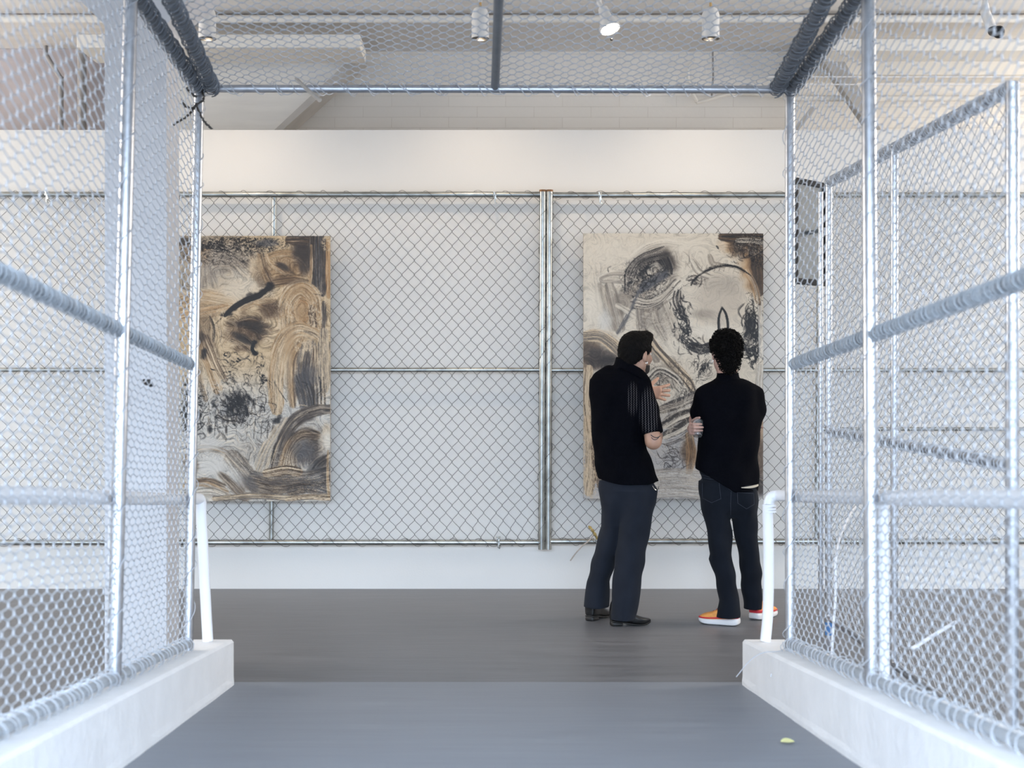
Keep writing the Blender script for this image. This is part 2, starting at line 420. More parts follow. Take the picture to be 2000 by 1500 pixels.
# loose cord knotted to the bottom of the right fence panel
r0 = empty('knotted_cord', P(1160, 1045, DF - 0.05), 'frayed grey cord with a yellowish knot hanging from the lower fence rail beside the trousers', 'cord')
MB().tube(spline([P(1163, 1040, 9.40), P(1150, 1056, 9.38), P(1138, 1066, 9.37), P(1125, 1080, 9.38), P(1114, 1095, 9.40)], 6), 0.0045, 8).build('cord', M_stick, r0)
mb = MB(); mb.tube(spline([P(1150, 1028, 9.41), P(1156, 1034, 9.39), P(1161, 1042, 9.39), P(1167, 1052, 9.41)], 6), [0.006 + 0.005 * math.sin(i * 0.6) ** 2 for i in range(19)], 8)
k = mb.build('knot', mat('yellowed_twine', (0.38, 0.28, 0.10), 0.8, noise=0.3, nscale=40), r0); k['label'] = 'yellowish knot'

# ------------------------------------------------------------------ walk-through cage over the ramp
CR = 0.0245
def quad_map(A, B, C, D_):
    """A far-bottom, B near-bottom, C far-top, D near-top"""
    A, B, C, D_ = [np.array(tuple(q)) for q in (A, B, C, D_)]
    L = np.linalg.norm(B - A); H = np.linalg.norm(C - A)
    def mf(u, v):
        s = (u / L)[:, None]; t = (v / H)[:, None]
        return A * (1-s)*(1-t) + B * s*(1-t) + C * (1-s)*t + D_ * s*t
    return mf, L, H

def lerp(a, b, t): return a + (b - a) * t

def side_panel(label, xb, xt, sgn, midz, post_tilt):
    yb, yn = 6.10, 1.6
    zb = lambda y: 1.5 - 570 / F * 6.10 + SL * 1.03 * (6.10 - y)
    A = Vector((xb, yb, zb(yb) + 0.03)); B = Vector((xb, yn, zb(yn) + 0.03))
    ytop = 6.32; H = 2.45
    C = Vector((xt, ytop, 2.705)); Dn = Vector((xt - 0.0, yn + 0.22, 2.705 + SL * 1.05 * (ytop - yn - 0.22)))
    root = empty('cage_side_panel', A, label, 'cage panel')
    nrm = (sgn, 0, 0)
    mf, L, HH = quad_map(A + Vector((sgn * 0.0, 0, 0)), B, C, Dn)
    ph = 1.3 * sgn
    def mf2(u, v):
        p = mf(u, v)
        p[:, 0] += 0.012 * np.sin(u * 2.1 + ph) * np.sin(v * 2.6) + sgn * 0.004
        p[:, 2] += 0.008 * np.sin(u * 3.3 + v * 1.7)
        return p
    hm_ = 1.235                                              # the middle rail: smaller diamonds below, larger above
    V, Fc = wires(mf2, L, hm_, 0.092, 0.050, 0.0021, nrm, sides=5, jitter=0.0014, flat=0.34, along='v', rnd=0.25)
    o = link('mesh_fabric', raw_mesh('mesh_fabric', V, Fc), M_wire, root); o['label'] = 'lower fabric with small diamonds'
    V, Fc = wires(lambda u, v: mf2(u, v + hm_), L, HH - hm_, 0.116, 0.058, 0.0022, nrm, sides=5, jitter=0.0018, flat=0.34, along='v', rnd=0.25)
    o = link('mesh_fabric', raw_mesh('mesh_fabric', V, Fc), M_wire, root); o['label'] = 'upper fabric with large diamonds'
    # posts: far corner, middle, near
    for yq in (6.10, 4.86 if sgn < 0 else 4.83, 3.05 if sgn < 0 else 2.9, 1.65):
        s = (yb - yq) / (yb - yn)
        b0 = lerp(A, B, s); t0 = lerp(C, Dn, s)
        b0 = Vector((b0.x, b0.y, zb(b0.y) - 0.03 + 0.015))
        p = MB().tube([b0, lerp(b0, t0, 0.5), t0], CR if yq < 6 else 0.0215, 18).build('post', M_galv, root)
        hx = MB().tube(helix(b0 + Vector((0, 0, 0.06)), t0, (CR if yq < 6 else 0.0215) + 0.003, 0, 0.165, R.random() * 6, 0.9, seg=14), 0.0018, 5, caps=False)
        if yq > 6 or yq == 4.86 or yq == 4.83: hx.build('lacing_wire', M_wire, p)
    MB().tube([C, lerp(C, Dn, 0.5), Dn], 0.022, 14).build('top_rail', M_rail, root)
    mb = MB()
    for ph_ in (0, 2.1, 4.2):
        mb.tube(helix(C, lerp(C, Dn, 0.45), 0.029, 0, 0.085, ph_, 1.0, seg=12), 0.0028, 5, caps=False)
    mb.build('top_lacing_wire', M_rail, root)
    # mid rail
    za, zn = midz
    s2 = (yb - 6.13) / (yb - yn)
    xm = (xb + xt) / 2 - sgn * 0.0
    m0 = Vector((xm + sgn*0.012, 6.18, za)); m1 = Vector((xm + sgn*0.012, 1.75, zn))
    MB().tube([m0, lerp(m0, m1, .5), m1], 0.018, 14).build('middle_rail', M_rail, root)
    mb = MB()
    for ph_ in (0.5, 3.6):
        mb.tube(helix(m0, lerp(m0, m1, 0.7), 0.0235, 0, 0.040, ph_, 0.3, seg=10), 0.0030, 4, caps=False)
    mb.build('middle_lacing_wire', M_lace, root)
    b0 = A + Vector((0, 0, 0.018)); b1 = B + Vector((0, 0, 0.018))
    MB().tube([b0, lerp(b0, b1, .5), b1], 0.018, 12).build('bottom_rail', M_lace, root)
    mb = MB()
    for ph_ in (0.5, 3.6):
        mb.tube(helix(b0, b1, 0.023, 0, 0.10, ph_, 1.6, seg=12), 0.0020, 5, caps=False)
    mb.build('bottom_lacing_wire', M_wire, root)
    return root, C, Dn, A, B

lp, LC, LD, LA, LB = side_panel('galvanised chain link cage wall standing on the left curb of the ramp', -1.238, -1.232, -1, (1.498, 1.93), 0)
rp_, RC, RD, RA, RB = side_panel('galvanised chain link cage wall standing on the right curb of the ramp', 1.325, 1.372, 1, (1.498, 1.86), 0)

# roof of the cage
root = empty('cage_roof_panel', lerp(LC, RC, 0.5), 'galvanised chain link roof panel lying across the two cage walls', 'cage panel')
iL, iR = LC + Vector((0.062, 0, 0.005)), RC + Vector((-0.062, 0, 0.0)); jL, jR = LD + Vector((0.27, 0, 0.005)), RD + Vector((-0.27, 0, 0))
for a, b in ((iL, jL), (iR, jR)):
    MB().tube([a, lerp(a, b, .5), b], 0.021, 14).build('side_rail', M_rail, root)
mb = MB()
for a, b in ((iL, jL), (iR, jR)):
    for ph_ in (0, 2.1, 4.2): mb.tube(helix(a, lerp(a, b, 0.45), 0.028, 0, 0.085, ph_, 1.0, seg=12), 0.0028, 5, caps=False)
mb.build('side_lacing_wire', M_rail, root)
zf_ = P(0, 173, 6.31).z
e0, e1 = Vector((LC.x + 0.02, 6.31, zf_)), Vector((RC.x - 0.01, 6.31, P(0, 175, 6.31).z))
MB().tube([e0, lerp(e0, e1, .5), e1], 0.0175, 14).build('end_rail', M_galv, root)
mb = MB()
mb.tube(helix(e0, e1, 0.022, 0, 0.10, 1.0, 1.2, seg=12), 0.0022, 5, caps=False)
mb.tube(helix(e0, e1, 0.023, 0, 0.13, 3.0, 1.4, seg=12), 0.0020, 5, caps=False)
mb.build('end_lacing_wire', M_wire, root)
c0 = P(967, 170, 6.31); c1 = Vector((0.075, LD.y, LD.z - 0.02)); c1.z = c0.z + SL * 1.05 * (c0.y - c1.y)
MB().tube([c0, lerp(c0, c1, .5), c1], 0.0185, 14).build('centre_rail', M_rail, root)
mf, L, H = quad_map(iL + Vector((0, 0, 0.01)), jL + Vector((0, 0, 0.01)), iR + Vector((0, 0, 0.01)), jR + Vector((0, 0, 0.01)))
def mf3(u, v):
    p = mf(u, v)
    p[:, 2] += 0.012 * np.sin(u * 2.9 + 0.7) * np.sin(v * 2.3 + 0.5) - 0.012 * np.sin(np.pi * v / H) + 0.012
    p[:, 1] += 0.010 * np.sin(v * 7.0) * np.sin(u * 3.0)
    return p
V, Fc = wires(mf3, L, H, 0.080, 0.064, 0.0021, (0, 0, 1), sides=5, jitter=0.0025, flat=0.32, along='v', rnd=0.35)
link('mesh_fabric', raw_mesh('mesh_fabric', V, Fc), M_wire, root)

# ------------------------------------------------------------------ tall fence panel standing right of the ramp, beyond the cage wall
X2 = 1.905
root = empty('fence_panel', (X2, 6.4, 0), 'tall chain link panel standing on the floor beyond the right cage wall', 'fence')
yA, yB, zt, zm, zb_ = 7.8, 5.12, 2.485, 1.135, 0.12
for yq, r_, lab in ((7.8, 0.019, None), (6.57, 0.017, None), (5.12, 0.0235, None)):
    p = MB().tube([(X2, yq, 0.0), (X2, yq, 1.2), (X2, yq, zt + 0.02)], r_, 16).build('post', M_galv, root)
MB().tube([(X2 - 0.03, 7.86, 0.0), (X2 - 0.03, 7.86, 1.2), (X2 - 0.03, 7.86, 2.44)], 0.014, 12).build('stay', M_galv, root)
for nm, z in (('top_rail', zt), ('middle_rail', zm), ('bottom_rail', zb_)):
    MB().tube([(X2, yA, z), (X2, 6.5, z), (X2, yB, z)], 0.019, 12).build(nm, M_galv, root)
mb = MB()
for ph_ in (0, 3): mb.tube(helix((X2, yA, zt), (X2, yB, zt), 0.025, 0, 0.04, ph_, 0.6, seg=8), 0.0024, 4, caps=False)
mb.tube(helix((X2, yA, zm), (X2, yB, zm), 0.024, 0, 0.04, 1, 0.6, seg=8), 0.0022, 4, caps=False)
mb.build('lacing_wire', M_wire, root)
mf, L, H = quad_map((X2, yA, zb_), (X2, yB, zb_), (X2, yA, zt), (X2, yB, zt))
V, Fc = wires(lambda u, v: mf(u, v), L, H, 0.085, 0.055, 0.0018, (1, 0, 0), sides=4, jitter=0.002, flat=0.3, along='u')
link('mesh_fabric', raw_mesh('mesh_fabric', V, Fc), M_wire, root)
MB().tube([(X2, 7.8, P(0, 1215, 7.8).z), (X2, 7.8, P(0, 1240, 7.8).z)], 0.021, 16).build('tape_band', mat('blue_tape', (0.08, 0.22, 0.5), 0.5), root)['label'] = 'blue tape'

# dark framed display beside the far post
root = empty('display_panel', P(1588, 556, 7.95), 'narrow dark-framed grey glass display hung high beside the far post of the right panel', 'display')
a, b = P(1554, 450, 7.92), P(1621, 450, 8.22)
ux = (b - a); ux.z = 0; W_ = ux.length; ux.normalize(); un = Vector((-ux.y, ux.x, 0)); zt_ = P(0, 346, 7.92).z; zb2 = P(0, 553, 7.92).z
def bx(mb, u0, u1, z0, z1, n0, n1):
    v = []
    for z in (z0, z1):
        for (u, n) in ((u0, n0), (u1, n0), (u1, n1), (u0, n1)):
            q = a + ux * u + un * n; v.append((q.x, q.y, z))
    mb.hexa(v)
mb = MB(); t_ = 0.030
bx(mb, 0, W_, zt_ - t_, zt_, 0, 0.05); bx(mb, 0, W_, zb2, zb2 + t_, 0, 0.05); bx(mb, 0, t_, zb2 + t_, zt_ - t_, 0, 0.05); bx(mb, W_ - t_*2, W_, zb2 + t_, zt_ - t_, 0, 0.05)
mb.build('frame', mat('dark_display_frame', (0.008, 0.009, 0.012), 0.9), root, smooth=False)
mb = MB(); bx(mb, t_, W_ - t_*2, zb2 + t_, zt_ - t_, 0.014, 0.04)
mb.build('glass', mat('grey_display_glass', (0.10, 0.12, 0.135), 0.6, noise=0.15, nscale=5, stretch=(6, 6, 1)), root, smooth=False)
mb = MB(); q = a + ux * (W_ * 0.55) + un * 0.05
mb.tube([(q.x, q.y, (zt_ + zb2) / 2), (X2, 7.86, (zt_ + zb2) / 2)], 0.012, 8).build('bracket', M_galv, root)

# ------------------------------------------------------------------ curbs
def curb(label, xi, xo, y_end):
    sg = 1 if xo > xi else -1
    root = None
    n = 40; V = []; Fc = []
    ys = np.linspace(y_end, -0.2, n + 1)
    for i, y in enumerate(ys):
        zt = 0.222 + SL * 1.05 * (y_end - y)
        jx = sg * 0.006 * math.sin(y * 9.0) if 0 < i else 0
        zbt = ramp_z(y) - 0.03 if i else -0.01
        prof = [(xi, zbt), (xi - sg * (0.001 + R.random() * 0.004), ramp_z(y) + 0.012 + R.random() * 0.012), (xi + jx * 0.3, ramp_z(y) + 0.04), (xi + 0.0, zt - 0.012), (xi + sg * 0.010, zt), (xo - sg * 0.010, zt), (xo, zt - 0.012), (xo, -0.01)]
        prof[0] = (xi - sg * 0.001, min(zbt, ramp_z(y) - 0.01))
        V += [(x, y, z) for x, z in prof]
    m = 8
    for i in range(n):
        for j in range(m):
            j2 = (j + 1) % m; Fc.append((i*m + j, i*m + j2, (i+1)*m + j2, (i+1)*m + j))
    me = bpy.data.meshes.new('curb'); me.from_pydata(V, [], Fc + [tuple(range(m))[::-1], tuple(n*m + j for j in range(m))]); me.update()
    bm = bmesh.new(); bm.from_mesh(me); bmesh.ops.recalc_face_normals(bm, faces=bm.faces); bm.to_mesh(me); bm.free()
    o = link('curb', me, M_curb); tag(o, label, 'curb'); return o
curb('white painted concrete curb along the left edge of the ramp', -1.135, -1.375, 6.64)
curb('white painted concrete curb along the right edge of the ramp', 1.222, 1.46, 6.64)

# ------------------------------------------------------------------ handrails
def handrail(label, pts, rail_end, posts, elbow):
    root = empty('handrail', posts[0][0], label, 'handrail')
    for i, pp in enumerate(posts):
        o = MB().tube(spline(pp, 6) if len(pp) > 2 else pp, 0.0245 if i == 0 else 0.025, 18).build('post', M_white, root)
    MB().tube(pts, 0.0255, 18).build('rail', M_white, root)
    if elbow is not None:
        e = elbow
        mb = MB()
        for dz in (-0.035, -0.050, -0.062): mb.tube([e + Vector((0, 0, dz - 0.005)), e + Vector((0, 0, dz + 0.005))], [0.030, 0.030], 18)
        mb.build('collar', M_white, root)
    return root
d6 = 6.52
e = P(1503, 972, d6)
hz = lambda y: e.z + (e.z*0 + 0.090) * (d6 - y)
pts = [e + Vector((-0.004, 0, -0.035))] + spline([e + Vector((-0.002, 0.004, -0.02)), e + Vector((0.012, 0.002, 0.004)), e + Vector((0.045, -0.02, 0.012)), e + Vector((0.075, -0.12, 0.018))], 5)
xr = e.x + 0.075
pts += [Vector((xr, y, hz(y) + 0.006)) for y in (6.1, 5.2, 4.2, 3.2, 2.2, 1.6)]
handrail('white pipe handrail on the right curb, with an elbow at its lower end', pts, None,
         [[P(1495, 1252, d6), P(1500, 1190, d6), P(1501, 1080, d6), P(1499, 985, d6)],
          [Vector((xr + 0.005, 4.98, 0.222 + SL*1.05*(6.64-4.98) - 0.02)), Vector((xr, 4.98, hz(4.98)))],
          [Vector((xr + 0.005, 3.2, 0.222 + SL*1.05*(6.64-3.2) - 0.02)), Vector((xr, 3.2, hz(3.2)))]], e)
e = P(392, 976, d6)
hz2 = lambda y: e.z + 0.100 * (d6 - y)
xl = -1.297
pts = [e + Vector((0.0, 0, -0.03))] + spline([e + Vector((0.0, 0.002, -0.012)), e + Vector((-0.004, -0.01, 0.004)), e + Vector((-0.015, -0.06, 0.010)), Vector((xl, 6.3, hz2(6.3)))], 5)
pts += [Vector((xl, y, hz2(y))) for y in (6.0, 5.2, 4.2, 3.2, 2.2, 1.6)]
handrail('white pipe handrail on the left curb, its end post leaning', pts, None,
         [[P(406, 1252, d6), P(401, 1160, d6), P(396, 1060, d6), P(392, 982, d6)],
          [Vector((xl - 0.004, 5.12, 0.222 + SL*1.05*(6.64-5.12) - 0.02)), Vector((xl, 5.12, hz2(5.12)))],
          [Vector((xl - 0.004, 3.3, 0.222 + SL*1.05*(6.64-3.3) - 0.02)), Vector((xl, 3.3, hz2(3.3)))]], None)

# ------------------------------------------------------------------ loose wires, sticks, leaf
o = MB().tube([P(578, 152, 6.25), P(600, 175, 6.2), P(625, 196, 6.15)], [0.006, 0.009, 0.010], 8).build('hanging_stick', M_stick)
tag(o, 'pale stick poking down through the cage roof mesh near the left end rail', 'stick')
def tangle(name, label, cat, paths, m, r, twist=True):
    mb = MB()
    for p in paths:
        q = spline(p, 8); mb.tube(q, r, 6)
        if twist: mb.tube([v + np.array([0.006 * math.cos(i * 1.3), 0, 0.006 * math.sin(i * 1.3)]) for i, v in enumerate(q)], r * 0.8, 5)
    o = mb.build(name, m); tag(o, label, cat); return o
tangle('twisted_wire', 'dark twisted wire ends sprouting from the top of the left corner post', 'wire',
       [[P(396, 176, 6.3), P(398, 195, 6.2), P(384, 204, 6.18), P(378, 212, 6.18), P(362, 208, 6.16), P(354, 196, 6.16)],
        [P(378, 210, 6.18), P(372, 222, 6.15), P(356, 234, 6.14), P(338, 244, 6.13)],
        [P(364, 172, 6.2), P(372, 180, 6.2), P(384, 190, 6.2)],
        [P(384, 205, 6.18), P(394, 228, 6.2), P(402, 240, 6.2), P(413, 250, 6.2)]], M_darkwire, 0.0032)
tangle('wire_tangle', 'loose thin wire ends tied around the foot of the right corner post', 'wire',
       [[P(1541, 1245, 6.1), P(1525, 1262, 6.05), P(1528, 1275, 6.05), P(1515, 1290, 6.0), P(1505, 1322, 5.98)],
        [P(1540, 1262, 6.08), P(1520, 1272, 6.0), P(1490, 1275, 5.98), P(1465, 1290, 5.98), P(1438, 1322, 5.98)],
        [P(1553, 1255, 6.08), P(1538, 1248, 6.05), P(1532, 1262, 6.05), P(1545, 1274, 6.05), P(1553, 1262, 6.08)],
        [P(1541, 1278, 6.08), P(1520, 1290, 6.0), P(1512, 1300, 6.0), P(1508, 1318, 5.99)]], M_wire, 0.0018, False)
tangle('corner_wire', 'wavy bright wire laced across the top right cage corner', 'wire',
       [[P(1513, 163, 6.25), P(1520, 172, 6.24), P(1532, 164, 6.24), P(1545, 164, 6.24), P(1556, 171, 6.24), P(1566, 168, 6.24)]], M_wire, 0.0035, False)
tangle('corner_wire', 'wavy bright wire laced across the top left cage corner', 'wire',
       [[P(374, 160, 6.25), P(385, 154, 6.24), P(396, 158, 6.24), P(405, 170, 6.24), P(418, 172, 6.24), P(424, 164, 6.24)]], M_wire, 0.0035, False)
tangle('dangling_string', 'thin pale string dangling beyond the right cage wall near the second handrail post', 'string',
       [[Vector((1.892, 7.2, P(0, 990, 7.2).z)), P(1660, 1005, 6.9), P(1640, 1050, 6.5), P(1632, 1100, 6.3), P(1632, 1160, 6.3), P(1628, 1220, 6.3), P(1624, 1290, 6.3)]], M_white, 0.006, False)
o = MB().tube([P(1783, 1266, 5.6), P(1820, 1243, 5.7), P(1868, 1214, 5.8)], 0.008, 8).build('pale_stick', M_white)
tag(o, 'pale straight stick caught in the tall panel mesh on the right', 'stick')
o = MB().tube(spline([P(281, 744, 5.45), P(286, 748, 5.44), P(291, 745, 5.43), P(295, 752, 5.45)], 4), 0.010, 8).build('wire_knot', M_black)
tag(o, 'small black knot on the left cage mesh', 'knot')
# yellow leaf on the ramp
q = P(1538, 1452, 4.96)
yl = 4.96
for _ in range(40):
    yl = F * (EYE - ramp_z(yl)) / (1452 - HY)
q = Vector(((1538 - CX) / F * yl, yl, ramp_z(yl) + 0.004))
V = []; Fc = []; n = 14
for i in range(n + 1):
    t = i / n; w_ = 0.028 * math.sin(math.pi * t) ** 0.7; x = (t - .5) * 0.048
    for k, s in enumerate((-1, 0, 1)): V.append((q.x + x, q.y + s * w_, q.z + 0.003 * abs(s) + 0.004 * math.sin(t * 3)))
for i in range(n):
    for k in (0, 1): Fc.append((i*3+k, i*3+k+1, (i+1)*3+k+1, (i+1)*3+k))
me = bpy.data.meshes.new('leaf'); me.from_pydata(V, [], Fc); me.update()
o = link('leaf', me, mat('yellow_leaf', (0.80, 0.79, 0.38), 0.5, noise=0.1, nscale=60)); tag(o, 'small fallen yellow-green leaf lying on the ramp near the right curb', 'leaf')
md = o.modifiers.new('solid', 'SOLIDIFY'); md.thickness = 0.001

# ------------------------------------------------------------------ lamps
def emit_mat(name, c, s):
    m = bpy.data.materials.new(name); m.use_nodes = True; b = m.node_tree.nodes['Principled BSDF']
    b.inputs['Base Color'].default_value = (0.9, 0.9, 0.9, 1)
    b.inputs['Emission Color'].default_value = (*c, 1); b.inputs['Emission Strength'].default_value = s; return m
M_glow = emit_mat('warm_lamp_glow', (1.0, 0.86, 0.66), 14.0)
M_glow2 = emit_mat('warm_lamp_glow_inside', (1.0, 0.86, 0.66), 6.0)
def spot_light(name, loc, target, power, ang, parent):
    l = bpy.data.lights.new(name, 'SPOT'); l.energy = power; l.color = (1.0, 0.80, 0.58); l.spot_size = math.radians(ang); l.spot_blend = 0.9; l.shadow_soft_size = 0.04
    o = bpy.data.objects.new(name, l); COL.objects.link(o); o.parent = parent
    o.location = Vector(loc) - parent.location
    o.rotation_euler = (Vector(target) - Vector(loc)).to_track_quat('-Z', 'Y').to_euler()
LIGHTS = []
DL = 8.6
for px, lab in ((405, 'white cylinder track light above the left painting, partly behind the column head'), (938, 'white cylinder track light left of the glowing spotlight, beside the roof centre rail'), (1388, 'white cylinder track light right of the glowing spotlight')):
    c = P(px, 45, DL); top = Vector((c.x, c.y, ZC))
    root = empty('track_light', c, lab, 'lamp')
    r = 0.052; h = 0.095
    lathe('housing', [(0.0, h), (0.022, h), (0.040, h - 0.012), (r, h - 0.045), (r, -h), (r - 0.004, -h), (r - 0.004, -h + 0.05)], M_lampw, root, origin=c)
    lathe('trim_ring', [(r + 0.001, -h - 0.002), (r + 0.001, -h + 0.003), (r - 0.006, -h + 0.003), (r - 0.006, -h - 0.002), (r + 0.001, -h - 0.002)], M_black, root, origin=c)
    lathe('baffle', [(r - 0.005, -h + 0.002), (r - 0.010, -h + 0.06), (0.026, -h + 0.105)], M_black, root, origin=c)
    lathe('bulb', [(0, -h + 0.095), (0.02, -h + 0.097), (0.026, -h + 0.105)], M_glow2, root, origin=c)
    MB().tube([c + Vector((0, 0, h)), c + Vector((0, 0, h + 0.03))], 0.008, 8).build('socket', M_brass, root)
    MB().tube([c + Vector((0, 0, h + 0.028)), top], 0.012, 8).build('stem', M_lampw, root)
    spot_light('lamp_beam', c + Vector((0, 0, -h + 0.0)), (c.x, 9.54, 1.8), 26, 115, root)
# glowing spotlight
c = P(1190, 52, 8.5); ax = Vector((0.26, -0.36, -0.90)).normalized()
root = empty('spotlight', c, 'glowing white cone spotlight tilted toward the viewer under the cage roof', 'lamp')
lathe('shade', [(0.020, -0.14), (0.030, -0.13), (0.036, -0.07), (0.050, -0.03), (0.064, 0.012), (0.064, 0.020), (0.058, 0.020), (0.052, 0.0)], M_lampw, root, origin=c, axis=ax)
lathe('lens', [(0, 0.014), (0.03, 0.012), (0.059, 0.006)], M_glow, root, origin=c, axis=ax)
b0 = c - ax * 0.135
MB().tube(spline([b0, b0 + Vector((-0.02, 0.02, 0.04)), b0 + Vector((-0.02, 0.03, 0.12)), Vector((b0.x - 0.02, b0.y + 0.03, ZC))], 6), 0.016, 10).build('arm', M_lampw, root)
MB().tube([c + ax * 0.02 + Vector((0.0, 0, -0.055)), c + ax * 0.02 + Vector((0.014, 0, -0.066))], 0.004, 6).tube([c + ax * 0.02 + Vector((0.014, 0, -0.055)), c + ax * 0.02 + Vector((0.0, 0, -0.066))], 0.004, 6).build('clip', M_black, root)
spot_light('lamp_beam', c + ax * 0.04, c + ax * 3, 16, 80, root)
# dark ringed lamp on the far right
c = P(1948, 62, 8.2); ax = Vector((0.15, -0.9, -0.3)).normalized()
root = empty('spotlight', c, 'small spotlight with a black rim at the far upper right', 'lamp')
lathe('shade', [(0.0, -0.06), (0.03, -0.055), (0.034, 0.0), (0.036, 0.02), (0.030, 0.022), (0.024, 0.005), (0.0, 0.0)], M_black, root, origin=c, axis=ax)
MB().tube([c + Vector((-0.02, 0.04, 0.03)), c + Vector((-0.05, 0.06, 0.13)), c + Vector((-0.05, 0.06, 0.20))], [0.03, 0.028, 0.014], 12).build('body', M_lampw, root)
MB().tube([c + Vector((-0.05, 0.06, 0.19)), Vector((c.x - 0.05, c.y + 0.06, ZC))], 0.01, 8).build('stem', M_lampw, root)
# ------------------------------------------------------------------ paintings: brush strokes drawn on a relief canvas
def vnoise(n, seed):
    g = np.random.default_rng(seed); t = g.random(n + 2); return t
def n1(x, seed, m=512):
    t = vnoise(m, seed); x = np.mod(x, m - 1); i = np.floor(x).astype(int); f = x - i; f = f * f * (3 - 2 * f)
    return t[i] * (1 - f) + t[i + 1] * f
def n2(x, y, seed, m=64):
    g = np.random.default_rng(seed); t = g.random((m, m)); xi = np.floor(x).astype(int); yi = np.floor(y).astype(int)
    fx = x - xi; fy = y - yi; fx = fx*fx*(3-2*fx); fy = fy*fy*(3-2*fy)
    a = t[xi % m, yi % m]; b = t[(xi+1) % m, yi % m]; c = t[xi % m, (yi+1) % m]; d = t[(xi+1) % m, (yi+1) % m]
    return (a*(1-fx)+b*fx)*(1-fy) + (c*(1-fx)+d*fx)*fy
def fbm(x, y, seed, o=4):
    s = 0; a = 0.5
    for i in range(o): s = s + a * n2(x, y, seed + i); x = x * 2.03; y = y * 2.03; a *= 0.5
    return s / (1 - 0.5 ** o)
def sstep(a, b, x):
    t = np.clip((x - a) / (b - a), 0, 1); return t * t * (3 - 2 * t)

C_ = dict(c=(214, 194, 166), t=(178, 148, 112), w=(214, 211, 205), g=(128, 119, 110), l=(172, 164, 154), d=(72, 64, 60),
          b=(24, 24, 28), k=(46, 42, 42), o=(176, 138, 98), n=(98, 80, 64), p=(200, 190, 176), s=(98, 98, 102), u=(222, 214, 200))

